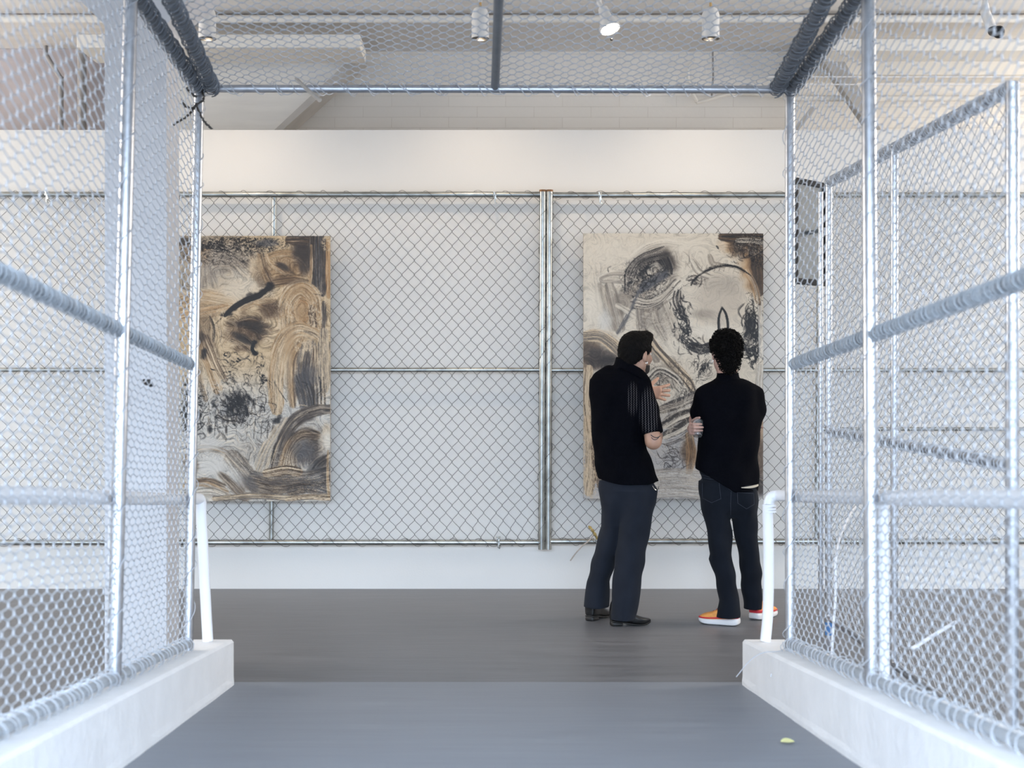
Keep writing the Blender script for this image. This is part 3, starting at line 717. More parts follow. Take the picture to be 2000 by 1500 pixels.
class Canvas:
    def __init__(s, x0, y0, w, h, res=1.0):
        s.x0, s.y0, s.w, s.h, s.res = x0, y0, w, h, res
        s.nx = int(w * res) + 1; s.ny = int(h * res) + 1
        gx = x0 + np.arange(s.nx) * w / (s.nx - 1); gy = y0 + np.arange(s.ny) * h / (s.ny - 1)
        s.Y, s.X = np.meshgrid(gy, gx, indexing='ij')
        s.col = np.zeros((s.ny, s.nx, 3)); s.hgt = np.zeros((s.ny, s.nx)); s.seed = 1
        n_ = fbm(s.X / 75, s.Y / 75, int(x0) % 97 + 5, 3); gy_, gx_ = np.gradient(n_); m_ = np.hypot(gx_, gy_) + 1e-9
        s.dx = -gy_ / m_; s.dy = gx_ / m_
    def soft(s, x, y, rx, ry, c, a=1.0, rough=0.5, rot=0):
        s.seed += 1
        u = (s.X - x) * math.cos(rot) + (s.Y - y) * math.sin(rot); v = -(s.X - x) * math.sin(rot) + (s.Y - y) * math.cos(rot)
        d = np.sqrt((u / rx) ** 2 + (v / ry) ** 2)
        d = d + rough * (fbm(s.X / 14 + s.seed, s.Y / 14, s.seed) - 0.5)
        m = (a * (1 - sstep(0.35, 1.1, d)))[..., None]; s.col = s.col * (1 - m) + np.array(C_[c]) * m
    def st(s, cs, w, pts, a=1.0, f=0.45, soft=0.15, thr=0.5, con=3.0, taper=0.25, hg=1.0):
        """streaky stroke: cs two colour keys, w width px, f streaks per px, a opacity"""
        s.seed += 1; sd = s.seed
        q = np.array(spline([(x, y) for x, y in pts], 10)); L = np.r_[0, np.cumsum(np.linalg.norm(np.diff(q, axis=0), axis=1))]
        n = max(6, int(L[-1] / 2.5)); ul = np.linspace(0, L[-1], n); q = np.stack([np.interp(ul, L, q[:, 0]), np.interp(ul, L, q[:, 1])], 1)
        t = np.gradient(q, axis=0); t /= np.linalg.norm(t, axis=1)[:, None] + 1e-9
        sc_x = (s.nx - 1) / s.w; sc_y = (s.ny - 1) / s.h
        i0 = max(0, int((q[:, 0].min() - w - s.x0) * sc_x)); i1 = min(s.nx, int((q[:, 0].max() + w - s.x0) * sc_x) + 2)
        j0 = max(0, int((q[:, 1].min() - w - s.y0) * sc_y)); j1 = min(s.ny, int((q[:, 1].max() + w - s.y0) * sc_y) + 2)
        if i1 <= i0 or j1 <= j0: return
        X = s.X[j0:j1, i0:i1]; Y = s.Y[j0:j1, i0:i1]
        best = np.full(X.shape, 1e9); bi = np.zeros(X.shape, int)
        for k in range(n):
            d = (X - q[k, 0]) ** 2 + (Y - q[k, 1]) ** 2; m = d < best; best = np.where(m, d, best); bi = np.where(m, k, bi)
        tx = t[bi, 0]; ty = t[bi, 1]; dx = X - q[bi, 0]; dy = Y - q[bi, 1]
        v = -dx * ty + dy * tx; al = dx * tx + dy * ty; u = ul[bi] + al
        dist = np.sqrt(best)
        over = np.abs(al)                                   # beyond the ends
        uu = u / L[-1]; hw = w / 2 * (1 - taper * (2 * np.clip(uu, 0, 1) - 1) ** 4) * (0.85 + 0.3 * n1(u / 13 + sd, sd + 5))
        edge = 1 - sstep(1 - soft, 1 + soft * 0.6, dist / hw + 0.18 * (n1(v * 0.8 + 99, sd + 3) - 0.5) * (over > 1.5))
        sv = v * f + 0.9 * n1(u / 28 + 31, sd + 7) + 0.7 * (fbm(X / 30, Y / 30, sd) - .5) * 4 * 0.4
        ns = 0.65 * n1(sv + 250, sd) + 0.35 * n1(sv * 2.7 + 250 + u / 90, sd + 1)
        ns = 0.82 * ns + 0.18 * n1(u / 5.0 + 50 * n1(sv + 9, sd + 11), sd + 2)
        mix = np.clip((ns - thr) * con + 0.5, 0, 1)
        c0 = np.array(C_[cs[0]]); m = (edge * a)[..., None]
        if len(cs) > 1:
            c1 = np.array(C_[cs[1]]); cc = c0 * (1 - mix[..., None]) + c1 * mix[..., None]
        else:
            cc = c0 + 0 * mix[..., None]; m = m * (1 - mix[..., None])
        s.col[j0:j1, i0:i1] = s.col[j0:j1, i0:i1] * (1 - m) + cc * m
        if w > 6:
            e_ = np.clip(edge * 1.5, 0, 1); s.dx[j0:j1, i0:i1] = s.dx[j0:j1, i0:i1] * (1 - e_) + tx * e_; s.dy[j0:j1, i0:i1] = s.dy[j0:j1, i0:i1] * (1 - e_) + ty * e_
        s.hgt[j0:j1, i0:i1] = s.hgt[j0:j1, i0:i1] * (1 - 0.8 * edge * a) + edge * a * hg * (mix - 0.3) * 1.0
    def marble(s, x, y, rx, ry, c, a=1.0, sc=9, warp=2.2, thr=0.12, seed=3, dirx=1.0):
        """fine branching lines, as of paint pulled apart"""
        X = s.X / sc; Y = s.Y / sc * dirx
        wx = X + warp * (fbm(X * 0.6, Y * 0.6, seed) - .5) * 2; wy = Y + warp * (fbm(X * 0.6 + 17, Y * 0.6 + 5, seed + 9) - .5) * 2
        r = np.abs(fbm(wx, wy, seed + 20, 3) - 0.5)
        m = 1 - sstep(thr * 0.35, thr, r)
        d = np.sqrt(((s.X - x) / rx) ** 2 + ((s.Y - y) / ry) ** 2); m = m * (1 - sstep(0.6, 1.1, d)) * a
        s.col = s.col * (1 - m[..., None]) + np.array(C_[c]) * m[..., None]; s.hgt += 0.4 * m
    def scribble(s, x, y, rx, ry, n, cs='b', w=(1.5, 4), ln=(8, 30), ang=1.57, spread=0.6, a=0.9, seed=1, cv=0.3):
        r = random.Random(seed)
        for _ in range(n):
            px = x + r.gauss(0, 0.45) * rx; py = y + r.gauss(0, 0.45) * ry; L = r.uniform(*ln); an = ang + r.gauss(0, spread)
            k = r.gauss(0, cv) * L
            p = [(px - L/2*math.cos(an), py - L/2*math.sin(an)), (px - k*math.sin(an), py + k*math.cos(an)), (px + L/2*math.cos(an), py + L/2*math.sin(an))]
            s.st(cs, r.uniform(*w), p, a=a * r.uniform(0.6, 1), f=0.9, taper=0.8, thr=0.62, con=4)
    def grain(s, x, y, rx, ry, c, a=.6, f=9, sc=60, seed=1, ax=1.0, ay=1.0, w=.25):
        """wood-grain like contour lines of a smooth warped field"""
        X = s.X / sc * ax; Y = s.Y / sc * ay
        ph = f * (fbm(X + 1.2 * fbm(X * .8, Y * .8, seed + 3), Y + 1.2 * fbm(X * .8 + 9, Y * .8, seed + 4), seed, 3)) + 0.3 * (s.X * ax + s.Y * ay) / sc
        t = np.abs((ph * 2) % 1 - .5) * 2; m = 1 - sstep(w * .3, w * 1.2, t)
        m = m * (0.35 + 0.65 * sstep(.3, .6, fbm(s.X / 20, s.Y / 20, seed + 8)))
        d = np.sqrt(((s.X - x) / rx) ** 2 + ((s.Y - y) / ry) ** 2); m = m * (1 - sstep(0.6, 1.1, d)) * a * .35
        s.col = s.col * (1 - m[..., None]) + np.array(C_[c]) * m[..., None]; s.hgt += 0.5 * m
    def comb(s, amp, L=14, seed=1, cream=0.5):
        """fine ridges combed into the wet paint along the direction of the strokes"""
        m = np.hypot(s.dx, s.dy) + 1e-6; dx = s.dx / m; dy = s.dy / m
        g = np.random.default_rng(seed); N = g.random((s.ny, s.nx)); N = 0.6 * N + 0.4 * (np.roll(N, 1, 0) + np.roll(N, 1, 1)) / 2
        J, I = np.mgrid[0:s.ny, 0:s.nx].astype(float); acc = N.copy(); 
        for sg in (1, -1):
            x, y = I.copy(), J.copy(); vx, vy = dx * sg, dy * sg
            for k in range(L):
                x = np.clip(x + vx, 0, s.nx - 1); y = np.clip(y + vy, 0, s.ny - 1); xi = (x + .5).astype(int).clip(0, s.nx - 1); yi = (y + .5).astype(int).clip(0, s.ny - 1)
                acc += N[yi, xi]; nx_, ny_ = dx[yi, xi], dy[yi, xi]; f_ = np.where(nx_ * vx + ny_ * vy < 0, -1, 1); vx, vy = nx_ * f_, ny_ * f_
        acc = (acc - acc.mean()) / acc.std()
        lm = s.col.mean(2, keepdims=True) / 255; act = (0.45 + 0.9 * fbm(s.X / 26, s.Y / 26, seed + 7))[..., None] * amp
        a = np.clip(acc, -2.2, 2.2)[..., None] * act
        up = np.clip(a, 0, None); dn = np.clip(-a, 0, None)
        s.col = s.col + (np.array((226, 208, 180)) - s.col) * np.clip(up * 0.20 * cream * 2, 0, .8) * (lm < .8) * np.clip((lm - .16) / .2, 0.12, 1) + up * 4
        s.col = s.col * (1 - np.clip(dn * 0.14, 0, .6)); s.hgt += 0.35 * acc * amp
    def build(s, name, d, thick, label, albedo, frame_px):
        h = s.hgt; h = (h + np.roll(h, 1, 0) + np.roll(h, 1, 1)) / 3
        rel = 0.0016 * np.clip(h, -1.5, 2)
        x = (s.X - CX) / F * d; z = EYE + (HY - s.Y) / F * d
        edge = np.minimum(np.minimum(s.X - s.x0, s.x0 + s.w - s.X), np.minimum(s.Y - s.y0, s.y0 + s.h - s.Y))
        jig = np.where(edge < 0.5, 1.0, 0.0)
        x = x + jig * 0.0015 * (fbm(s.Y / 9, s.X / 9, 77) - .5) * 2; z = z + jig * 0.0015 * (fbm(s.X / 9, s.Y / 9, 78) - .5) * 2
        y = d - 0.004 - rel
        V = np.stack([x, y, z], -1).reshape(-1, 3)
        i = np.arange(s.ny - 1)[:, None] * s.nx; j = np.arange(s.nx - 1)[None, :]
        Fc = np.stack([i + j, i + s.nx + j, i + s.nx + j + 1, i + j + 1], -1).reshape(-1, 4)
        root = empty(name, P(s.x0 + s.w / 2, s.y0 + s.h, d + thick / 2), label, 'painting')
        me = raw_mesh('painted_face', V, Fc)
        s.col = (s.col - 140) * 1.12 + 128
        L = np.clip(s.col + 7 * (fbm(s.X / 2.1, s.Y / 2.1, 5)[..., None] - .5), 0, 255) / 255
        L = np.where(L <= 0.04045, L / 12.92, ((L + 0.055) / 1.055) ** 2.4) * albedo
        rgba = np.concatenate([L, np.ones(L.shape[:2] + (1,))], -1).reshape(-1, 4).astype(np.float32)
        at = me.color_attributes.new('paint', 'FLOAT_COLOR', 'POINT'); at.data.foreach_set('color', rgba.ravel())
        m = bpy.data.materials.new(name + '_paint'); m.use_nodes = True; nt = m.node_tree; b = nt.nodes['Principled BSDF']
        an = nt.nodes.new('ShaderNodeVertexColor'); an.layer_name = 'paint'
        nt.links.new(an.outputs['Color'], b.inputs['Base Color']); b.inputs['Roughness'].default_value = 0.5
        nz = nt.nodes.new('ShaderNodeTexNoise'); nz.inputs['Scale'].default_value = 160; tc = nt.nodes.new('ShaderNodeTexCoord')
        nt.links.new(tc.outputs['Object'], nz.inputs['Vector']); bp = nt.nodes.new('ShaderNodeBump'); bp.inputs['Strength'].default_value = 0.2; bp.inputs['Distance'].default_value = 0.003
        nt.links.new(nz.outputs['Fac'], bp.inputs['Height']); nt.links.new(bp.outputs['Normal'], b.inputs['Normal'])
        link('painted_face', me, m, root)
        a0 = P(s.x0, s.y0 + s.h, d); a1 = P(s.x0 + s.w, s.y0, d)
        MB().box((a0.x + 0.001, d + 0.0005, a0.z + 0.001), (a1.x - 0.001, d + thick, a1.z - 0.001)).build('panel', mat(name + '_panel_edge', (0.42, 0.36, 0.29), 0.8, noise=0.2, nscale=12), root, smooth=False)
        for fx, fy in frame_px:
            q = P(fx, fy, d - 0.003); MB().tube([q, q + Vector((0, 0.006, 0))], 0.004, 8).build('screw', M_black, root)
        return root

DP = 9.392
# ---- left painting
cv = Canvas(293, 461, 352, 518)
cv.col[:] = np.array(C_['p']); tt = sstep(690, 800, cv.Y)[..., None]
cv.col = np.array((206, 184, 152)) * (1 - tt) + np.array((205, 202, 196)) * tt
S = cv.st; O = cv.soft
O(360, 520, 120, 90, 'l', .8); O(440, 505, 90, 50, 'l', .7); O(385, 495, 30, 30, 'o', .7)
for r_ in (14, 24, 34, 46, 60): S('lg', 9, [(440 - r_, 560), (425 - r_ * .6, 540 - r_ * .9), (450, 532 - r_ * .7), (450 + r_ * .9, 545 - r_ * .3)], .6, .8)
cv.marble(430, 505, 130, 45, 'g', .8, 10, seed=3, thr=.07); cv.marble(470, 478, 110, 18, 'b', .95, 7, seed=5, thr=.12, dirx=1.7); cv.marble(440, 490, 110, 34, 'k', .75, 9, seed=55, thr=.07, dirx=1.4)
O(520, 475, 30, 10, 's', .8); O(350, 470, 60, 12, 'k', .6)
O(475, 560, 70, 45, 'u', .75); O(455, 575, 60, 30, 'c', .8); O(500, 525, 16, 22, 'c', .8)
S('ct', 40, [(340, 600), (390, 585), (440, 592)], .7, .5); S('co', 26, [(350, 620), (400, 610), (440, 600)], .6, .6)
# folded ribbon forms at the upper middle
O(560, 525, 50, 40, 't', .9); O(512, 535, 22, 34, 'n', .6); S('tn', 20, [(508, 500), (516, 530), (530, 560)], .7, .3, .5)
S('ct', 14, [(525, 500), (552, 494), (580, 498), (598, 515), (606, 540)], .9, .5); S('ct', 8, [(520, 498), (530, 516), (548, 530), (562, 538)], 1, .6)
S('d', 10, [(530, 512), (548, 518), (562, 530), (570, 536)], .95, .2, .4); S('ct', 9, [(562, 538), (580, 540), (590, 530), (584, 514), (572, 512)], .9, .6)
S('n', 26, [(540, 552), (570, 548), (600, 552)], .7, .3, .6); S('k', 2.5, [(553, 542), (562, 536), (572, 531)], .9)
O(592, 490, 26, 34, 'd', .95, .4); O(596, 515, 18, 30, 'd', .7); S('nd', 26, [(566, 468), (590, 468), (610, 470)], .9, .6)
S('gd', 22, [(612, 466), (612, 500), (616, 560)], .95, .5); S('sd', 26, [(626, 466), (627, 520), (628, 572)], .95, .5, con=2); S('ot', 10, [(641, 470), (641, 520), (642, 580)], .9, .5)
cv.marble(640, 475, 14, 20, 'c', .9, 4, seed=8)
S('ct', 7, [(608, 480), (608, 520), (606, 552)], .8, .8)
# loops on the right
O(590, 620, 60, 70, 't', .7); S('ct', 24, [(553, 645), (553, 600), (566, 568), (592, 558), (615, 578), (620, 610)], .95, .45, con=4); S('ct', 12, [(566, 640), (566, 600), (585, 575), (604, 590)], .9, .6)
S('to', 18, [(588, 590), (578, 606), (586, 626), (600, 618), (600, 596), (590, 588)], .9, .4, .5); S('c', 3, [(576, 600), (580, 624), (596, 636), (606, 612), (600, 588), (586, 586), (576, 600)], .9)
S('n', 12, [(588, 628), (602, 642), (622, 652)], .9, .4); S('dn', 14, [(608, 600), (612, 630), (614, 650)], .7, .6)
cv.marble(560, 612, 34, 40, 'c', .8, 5, seed=12, dirx=.6); cv.marble(622, 620, 26, 60, 'c', .9, 5, seed=14, dirx=.5)
S('dg', 9, [(632, 590), (633, 620), (631, 650)], .9, .5); S('k', 3, [(612, 574), (624, 576), (634, 578)], .8)
# black diagonal charcoal bar
O(530, 600, 26, 22, 'n', .6)
for k_, (x, y, r_) in enumerate([(527, 557, 8), (524, 565, 8), (513, 571, 7), (500, 577, 8), (487, 577, 7), (482, 586, 8), (470, 592, 7), (458, 603, 7), (447, 612, 8), (436, 615, 7)]): O(x, y, r_ * 1.3, r_, 'k', .97, .5)
S('k', 11, [(527, 560), (505, 578), (480, 587), (455, 602), (440, 616)], .95, .3, thr=.9); S('k', 3, [(438, 616), (428, 626), (420, 634)], .9)
# brown dark hollows
O(490, 640, 46, 32, 'n', .9, .5, .3); O(525, 600, 26, 20, 'n', .7); S('ct', 12, [(470, 606), (500, 592), (535, 585)], .8, .6); S('ct', 9, [(500, 596), (520, 606), (528, 624)], .5, .6)
S('k', 11, [(470, 626), (490, 622), (512, 630)], .8, .2, .6); S('k', 10, [(456, 650), (480, 658), (500, 676)], .95, .25, .5); S('kn', 12, [(478, 640), (500, 646), (508, 660)], .9, .3, .5)
S('d', 14, [(452, 664), (470, 672), (486, 684)], .9, .3, .5); O(470, 680, 24, 8, 'n', .7); S('ct', 10, [(440, 626), (460, 640), (440, 670)], .8, .6)
cv.marble(440, 640, 50, 50, 'c', .8, 6, seed=22); cv.marble(530, 620, 26, 60, 'c', .8, 5, seed=25, dirx=2)
S('b', 8, [(497, 668), (493, 682), (500, 692)], .98, thr=.9); O(497, 668, 7, 5, 'b', .98); O(498, 690, 8, 5, 'b', .9)
S('k', 5, [(410, 618), (418, 640), (417, 668)], .9, .8); S('k', 4, [(426, 632), (431, 650), (430, 668)], .9, .8)
S('ct', 26, [(385, 640), (400, 690), (425, 760)], .8, .5, con=4); S('cn', 20, [(405, 660), (420, 700), (440, 740)], .85, .6, con=4); S('nc', 14, [(376, 690), (390, 740), (402, 780)], .7, .6)
O(390, 660, 12, 20, 'k', .7, 1.2); O(398, 690, 7, 12, 'b', .8, 1.2)
# big arch
S('ct', 34, [(541, 800), (538, 740), (545, 690), (562, 656), (585, 644), (612, 652)], .95, .32, con=3.5); S('tn', 20, [(572, 790), (568, 730), (575, 690), (590, 668)], .85, .3, .5)
S('c', 5, [(526, 780), (526, 710), (542, 664), (566, 640), (590, 636), (620, 650)], .9, .8); S('d', 10, [(596, 646), (612, 650), (624, 660)], .85, .3, .5)
S('gc', 40, [(604, 680), (598, 720), (596, 760)], .9, .4, con=3.5); S('sd', 16, [(600, 690), (596, 730), (594, 760)], .7, .5); cv.marble(590, 675, 30, 16, 'c', .95, 5, seed=31)
S('cg', 24, [(633, 650), (632, 700), (634, 760)], .9, .45, con=4); S('nc', 12, [(616, 680), (616, 720), (614, 750)], .8, .6)
S('sd', 40, [(590, 745), (598, 770), (604, 800)], .9, .35, con=2); S('bk', 4, [(591, 746), (600, 750), (596, 754)], .9)
for x in (613, 620, 627, 634): S('kg', 5, [(x - 2, 738), (x, 765), (x + 1, 795)], .9, .8)
S('c', 2.5, [(580, 792), (590, 791), (600, 793)], .95); S('k', 3, [(615, 800), (628, 797), (644, 796)], .85)
# black dashes and scribbles
for y in range(700, 762, 8): cv.scribble(455, y, 32, 4, 4, 'b', (1.2, 3.2), (6, 16), 0, .3, seed=y)
S('b', 4, [(466, 694), (476, 702), (486, 696)], .95); S('b', 3, [(470, 704), (482, 700), (490, 705)], .9)
cv.scribble(508, 720, 12, 40, 26, 'b', (1.2, 3), (5, 14), 1.3, .8, seed=4); cv.scribble(515, 738, 10, 10, 14, 'b', (2, 4), (4, 9), 1, 1, seed=41)
S('k', 3, [(532, 740), (546, 764), (560, 784)], .8); cv.scribble(522, 770, 20, 24, 16, 'k', (1.2, 3), (14, 36), 1.4, .3, seed=6)
O(455, 790, 44, 34, 's', .45, 1.2); O(465, 785, 22, 28, 'k', .6, 1.4, .5); cv.scribble(470, 740, 24, 26, 26, 'b', (1, 3), (8, 24), 1.2, .5, seed=61)
cv.scribble(430, 780, 60, 46, 60, 'b', (1.5, 4), (6, 22), 1.5, .7, .75, seed=7); cv.scribble(480, 790, 36, 36, 40, 'k', (1.2, 3), (14, 34), .95, .25, .8, seed=8)
cv.marble(440, 790, 80, 60, 'w', .7, 8, seed=44, thr=.06); cv.scribble(372, 800, 26, 50, 60, 'b', (1.5, 4), (10, 30), 2.3, .3, .85, seed=9)
cv.marble(375, 790, 24, 60, 'b', .85, 6, seed=45)
cv.scribble(500, 815, 60, 26, 44, 'k', (1.2, 3), (14, 36), -.5, .3, .7, seed=10); S('k', 8, [(426, 812), (440, 822), (458, 824)], .85, .6)
O(540, 822, 12, 8, 'b', .85, 1); O(536, 840, 6, 12, 'b', .7, 1); O(545, 815, 6, 6, 'b', .7, .8); O(410, 838, 7, 12, 'b', .8, .8); O(442, 838, 3, 14, 'k', .7, .6)
for x in (420, 444, 462, 484, 498, 512, 524, 534): S('k', 3.5, [(x, 824), (x - 1, 840), (x - 2, 856)], .75, .8)
S('k', 3, [(424, 857), (440, 858), (458, 857)], .85); cv.scribble(490, 870, 60, 34, 60, 'g', (1, 3), (14, 34), 1.3, .4, .5, seed=11); O(485, 885, 60, 28, 'l', .45)
S('cl', 40, [(512, 925), (530, 880), (560, 830)], .8, .45, con=4)
# swooshes low right
S('dg', 26, [(538, 915), (552, 862), (578, 820), (612, 803), (645, 799)], .95, .35, con=2.5); S('c', 3, [(530, 905), (546, 862), (572, 822), (600, 806)], .8); S('ld', 12, [(560, 850), (575, 830), (590, 818)], .6, .8)
S('cn', 22, [(556, 915), (566, 872), (588, 850), (620, 850)], .9, .5, con=4); S('k', 12, [(572, 850), (595, 838), (622, 846)], .6, .3, .5)
O(596, 885, 34, 34, 's', .9, .5); O(610, 870, 18, 30, 'd', .7, .6); O(632, 865, 12, 24, 'u', .95, .6); O(638, 840, 12, 20, 'c', .7)
S('k', 20, [(600, 930), (618, 905), (640, 888)], .85, .5, .4); O(632, 900, 16, 16, 'd', .8); S('cn', 16, [(576, 920), (572, 890), (586, 872)], .7, .6, con=4); S('tn', 10, [(545, 920), (556, 880), (566, 862)], .7, .6)
S('w', 3, [(586, 900), (590, 912), (593, 924)], .85)
# rolling forms low left
S('lt', 14, [(360, 895), (395, 876), (440, 885), (470, 915), (500, 945)], .75, .35, con=4); O(420, 905, 42, 22, 'w', .9, .3); O(372, 905, 16, 30, 'n', .5)
S('gl', 36, [(452, 890), (474, 915), (500, 945), (540, 962)], .85, .3, con=2.5); S('wl', 16, [(440, 900), (462, 930), (474, 955)], .8, .3, .4); S('gn', 18, [(430, 925), (452, 945), (480, 975)], .7, .25, .5)
S('tl', 20, [(365, 948), (400, 942), (440, 960)], .8, .35); S('n', 10, [(380, 940), (410, 938), (438, 948)], .7, .3, .6); S('ul', 24, [(370, 968), (410, 962), (450, 975)], .8, .4)
S('gs', 44, [(500, 936), (540, 945), (600, 940), (645, 930)], .9, .3, con=2); S('nc', 20, [(520, 924), (560, 918), (585, 922)], .9, .5, con=4); S('sd', 24, [(570, 958), (600, 952), (640, 962)], .8, .5)
for y in (934, 944, 952): S('c', 2.2, [(470, y - 18), (505, y + 2), (560, y + 2), (600, y - 6)], .65)
S('cg', 14, [(420, 974), (500, 968), (560, 972), (644, 968)], .9, .6, con=5); S('cn', 10, [(560, 975), (600, 970), (645, 974)], .9, .7, con=5)
O(636, 925, 12, 36, 'd', .85, .7); S('ct', 6, [(641, 880), (640, 930), (642, 970)], .9, .5); cv.marble(560, 950, 90, 30, 'c', .75, 6, seed=71, dirx=3, thr=.06); cv.marble(500, 900, 120, 30, 'u', .5, 6, seed=72, dirx=2, thr=.05)
cv.marble(630, 720, 16, 80, 'c', .7, 4, seed=73, dirx=.4); O(469, 700, 178, 4, 'p', 0)
cv.grain(470, 560, 170, 120, 'n', .5, 9, 70, 201); cv.grain(440, 540, 120, 90, 'u', .5, 12, 60, 205); cv.grain(590, 640, 70, 190, 'n', .5, 9, 60, 209, 1, .4); cv.grain(400, 700, 60, 120, 'n', .55, 9, 60, 213, 1.6, .4)
cv.grain(560, 940, 120, 50, 'u', .6, 9, 60, 217, .4, 2); cv.grain(420, 930, 90, 60, 'n', .35, 8, 70, 221); cv.grain(570, 860, 80, 80, 'k', .5, 8, 50, 225, 1.3, .8); cv.scribble(450, 800, 60, 50, 40, 'k', (3, 7), (10, 26), 1.4, .4, .7, seed=301)
cv.scribble(470, 780, 30, 40, 30, 'b', (3, 7), (8, 22), .9, .5, .75, seed=302); cv.scribble(375, 820, 30, 50, 40, 'b', (2, 6), (10, 30), 2.2, .3, .8, seed=303); cv.scribble(420, 480, 100, 16, 70, 'k', (1.5, 4), (5, 18), .2, .6, .8, seed=304); cv.scribble(450, 500, 80, 20, 40, 'k', (1, 2.5), (8, 20), -.6, .5, .6, seed=305)
O(600, 870, 50, 60, 'n', .45, .8); O(480, 645, 56, 36, 'n', .6, .8); O(600, 740, 34, 50, 'd', .35, .8); O(560, 520, 40, 40, 'n', .35, .8); O(540, 950, 110, 26, 'n', .4, .8); O(395, 650, 30, 60, 'n', .4, 1)
cv.comb(1.0, 12, 3)
O(462, 568, 46, 26, 'u', .55, .4, -.3); O(430, 585, 46, 14, 'c', .4, .6); O(500, 520, 20, 30, 'c', .45, .5); O(430, 545, 40, 30, 'l', .25, .6)
O(486, 634, 46, 10, 'k', .6, .5, .1); O(478, 664, 34, 9, 'k', .75, .5, .5); O(505, 645, 26, 8, 'k', .55, .5, .3); O(528, 606, 24, 22, 'n', .7, .5); O(560, 548, 36, 10, 'n', .6, .4); O(552, 520, 18, 7, 'd', .85, .4, .5)
O(592, 492, 22, 26, 'd', .75, .5); O(595, 522, 14, 22, 'd', .45, .5); O(566, 672, 14, 44, 't', .55, .5, .15); O(562, 720, 12, 50, 'c', .4, .5); O(584, 612, 11, 22, 't', .6, .4)
O(560, 848, 20, 14, 'd', .5, .6, -.8); O(600, 818, 30, 9, 'd', .65, .6, -.4); O(594, 880, 28, 26, 's', .6, .5); O(620, 912, 26, 18, 'k', .55, .6, -.7); O(640, 862, 10, 26, 'u', .85, .5); O(560, 944, 60, 12, 'd', .4, .6)
O(415, 912, 36, 20, 'w', .85, .4); O(400, 868, 40, 16, 'w', .7, .5); O(462, 930, 14, 30, 'w', .5, .5, -.6); O(490, 944, 34, 14, 's', .55, .5, .7); O(378, 912, 12, 22, 'n', .5, .6); O(600, 735, 26, 34, 's', .5, .7)
O(470, 760, 30, 14, 'u', .5, .8); O(455, 700, 40, 12, 'c', .5, .8); cv.scribble(468, 790, 40, 30, 50, 'b', (2, 6), (8, 26), 1.0, .5, .7, seed=401); cv.scribble(458, 702, 34, 14, 16, 'b', (2, 4), (6, 16), .2, .6, .95, seed=402)
S('k', 11, [(527, 560), (505, 578), (480, 587), (455, 602), (440, 616)], .9, .3, thr=.95); O(527, 560, 9, 9, 'k', .9); O(447, 612, 9, 7, 'k', .9)
cv.build('painting', DP, 0.035, 'abstract painting in cream, brown and black swirls, hung on the fence at the left', 0.88, [])

# ---- right painting
cv = Canvas(1139.5, 456, 351, 518)
cv.col[:] = np.array((216, 207, 192)); S = cv.st; O = cv.soft
low = sstep(760, 860, cv.Y)[..., None]; cv.col = cv.col * (1 - low) + np.array((188, 187, 188)) * low
cv.marble(1200, 500, 90, 60, 'p', .8, 12, seed=101, thr=.05)
# dark burnt corner
O(1450, 470, 48, 44, 'o', .8, .5); O(1462, 475, 44, 40, 'd', .95, .5); O(1470, 520, 30, 60, 'o', .7, .5); O(1480, 525, 22, 60, 'n', .95, .5)
S('dn', 30, [(1415, 462), (1450, 464), (1492, 462)], .9, .5); S('dn', 24, [(1470, 470), (1478, 520), (1484, 570)], .9, .5, con=3)
S('k', 8, [(1412, 462), (1450, 460), (1490, 462)], .9, .6); S('bu', 12, [(1440, 470), (1465, 470), (1490, 474)], .8, .7, con=5); cv.marble(1480, 490, 20, 40, 'b', .9, 4, seed=104); cv.marble(1468, 480, 40, 26, 'p', .55, 5, seed=105, thr=.05, dirx=.5)
for i in range(16): S('n', 1.6, [(1440 - i * .4, 470 + i * 4), (1425 + i * 1.6, 468 + i * 4.4), (1412 + i * 2.6, 464 + i * 4.4)], .6)
S('kn', 5, [(1478, 560), (1484, 600), (1480, 640)], .8, .8); S('g', 4, [(1486, 570), (1487, 620), (1486, 660)], .6)
# round dark head form on the left
O(1275, 525, 62, 44, 'd', .85, .5, -.45); O(1250, 560, 44, 34, 'g', .8, .6, -.5); O(1290, 520, 34, 26, 'd', .8, .5)
for i, r_ in enumerate((0, 7, 14, 21, 28)): S('lk' if i % 2 else 'uk', 6, [(1222 + r_ * .5, 570 - r_ * .5), (1222 + r_, 530 - r_ * .2), (1246 + r_ * .6, 498 + r_ * .5), (1290, 478 + r_)], .85, .8, con=4)
S('ul', 16, [(1232, 505), (1262, 482), (1296, 474), (1320, 476)], .8, .5); S('g', 2, [(1238, 496), (1262, 480), (1286, 472)], .8)
S('g', 22, [(1258, 512), (1285, 494), (1312, 488)], .5, .6, .4)
for i in range(6): S('kp', 9, [(1245 + i * 12, 524 - i * 4), (1256 + i * 11, 534 - i * 3), (1262 + i * 10, 548 - i * 3)], .8, .7, con=4)
for i in range(4): S('kuk'[:2], 7, [(1236, 580 + i * 7), (1262, 586 + i * 5), (1290, 578 + i * 4), (1314, 558 + i * 3)], .9, .5, con=5)
S('uk', 30, [(1242, 592), (1268, 594), (1300, 578), (1322, 556)], .75, .35, con=5)
cv.marble(1262, 545, 60, 46, 'p', .85, 7, seed=110, thr=.07); cv.marble(1255, 545, 56, 46, 'b', .75, 7, seed=111, thr=.07)
S('s', 22, [(1256, 562), (1280, 548), (1300, 534)], .9, .3, .4); S('u', 16, [(1270, 530), (1280, 520), (1290, 526)], .8, .5)
S('ul', 12, [(1215, 552), (1178, 552), (1172, 542), (1195, 534), (1214, 534)], .85, .5, con=4); S('l', 10, [(1190, 546), (1204, 544), (1212, 548)], .7)
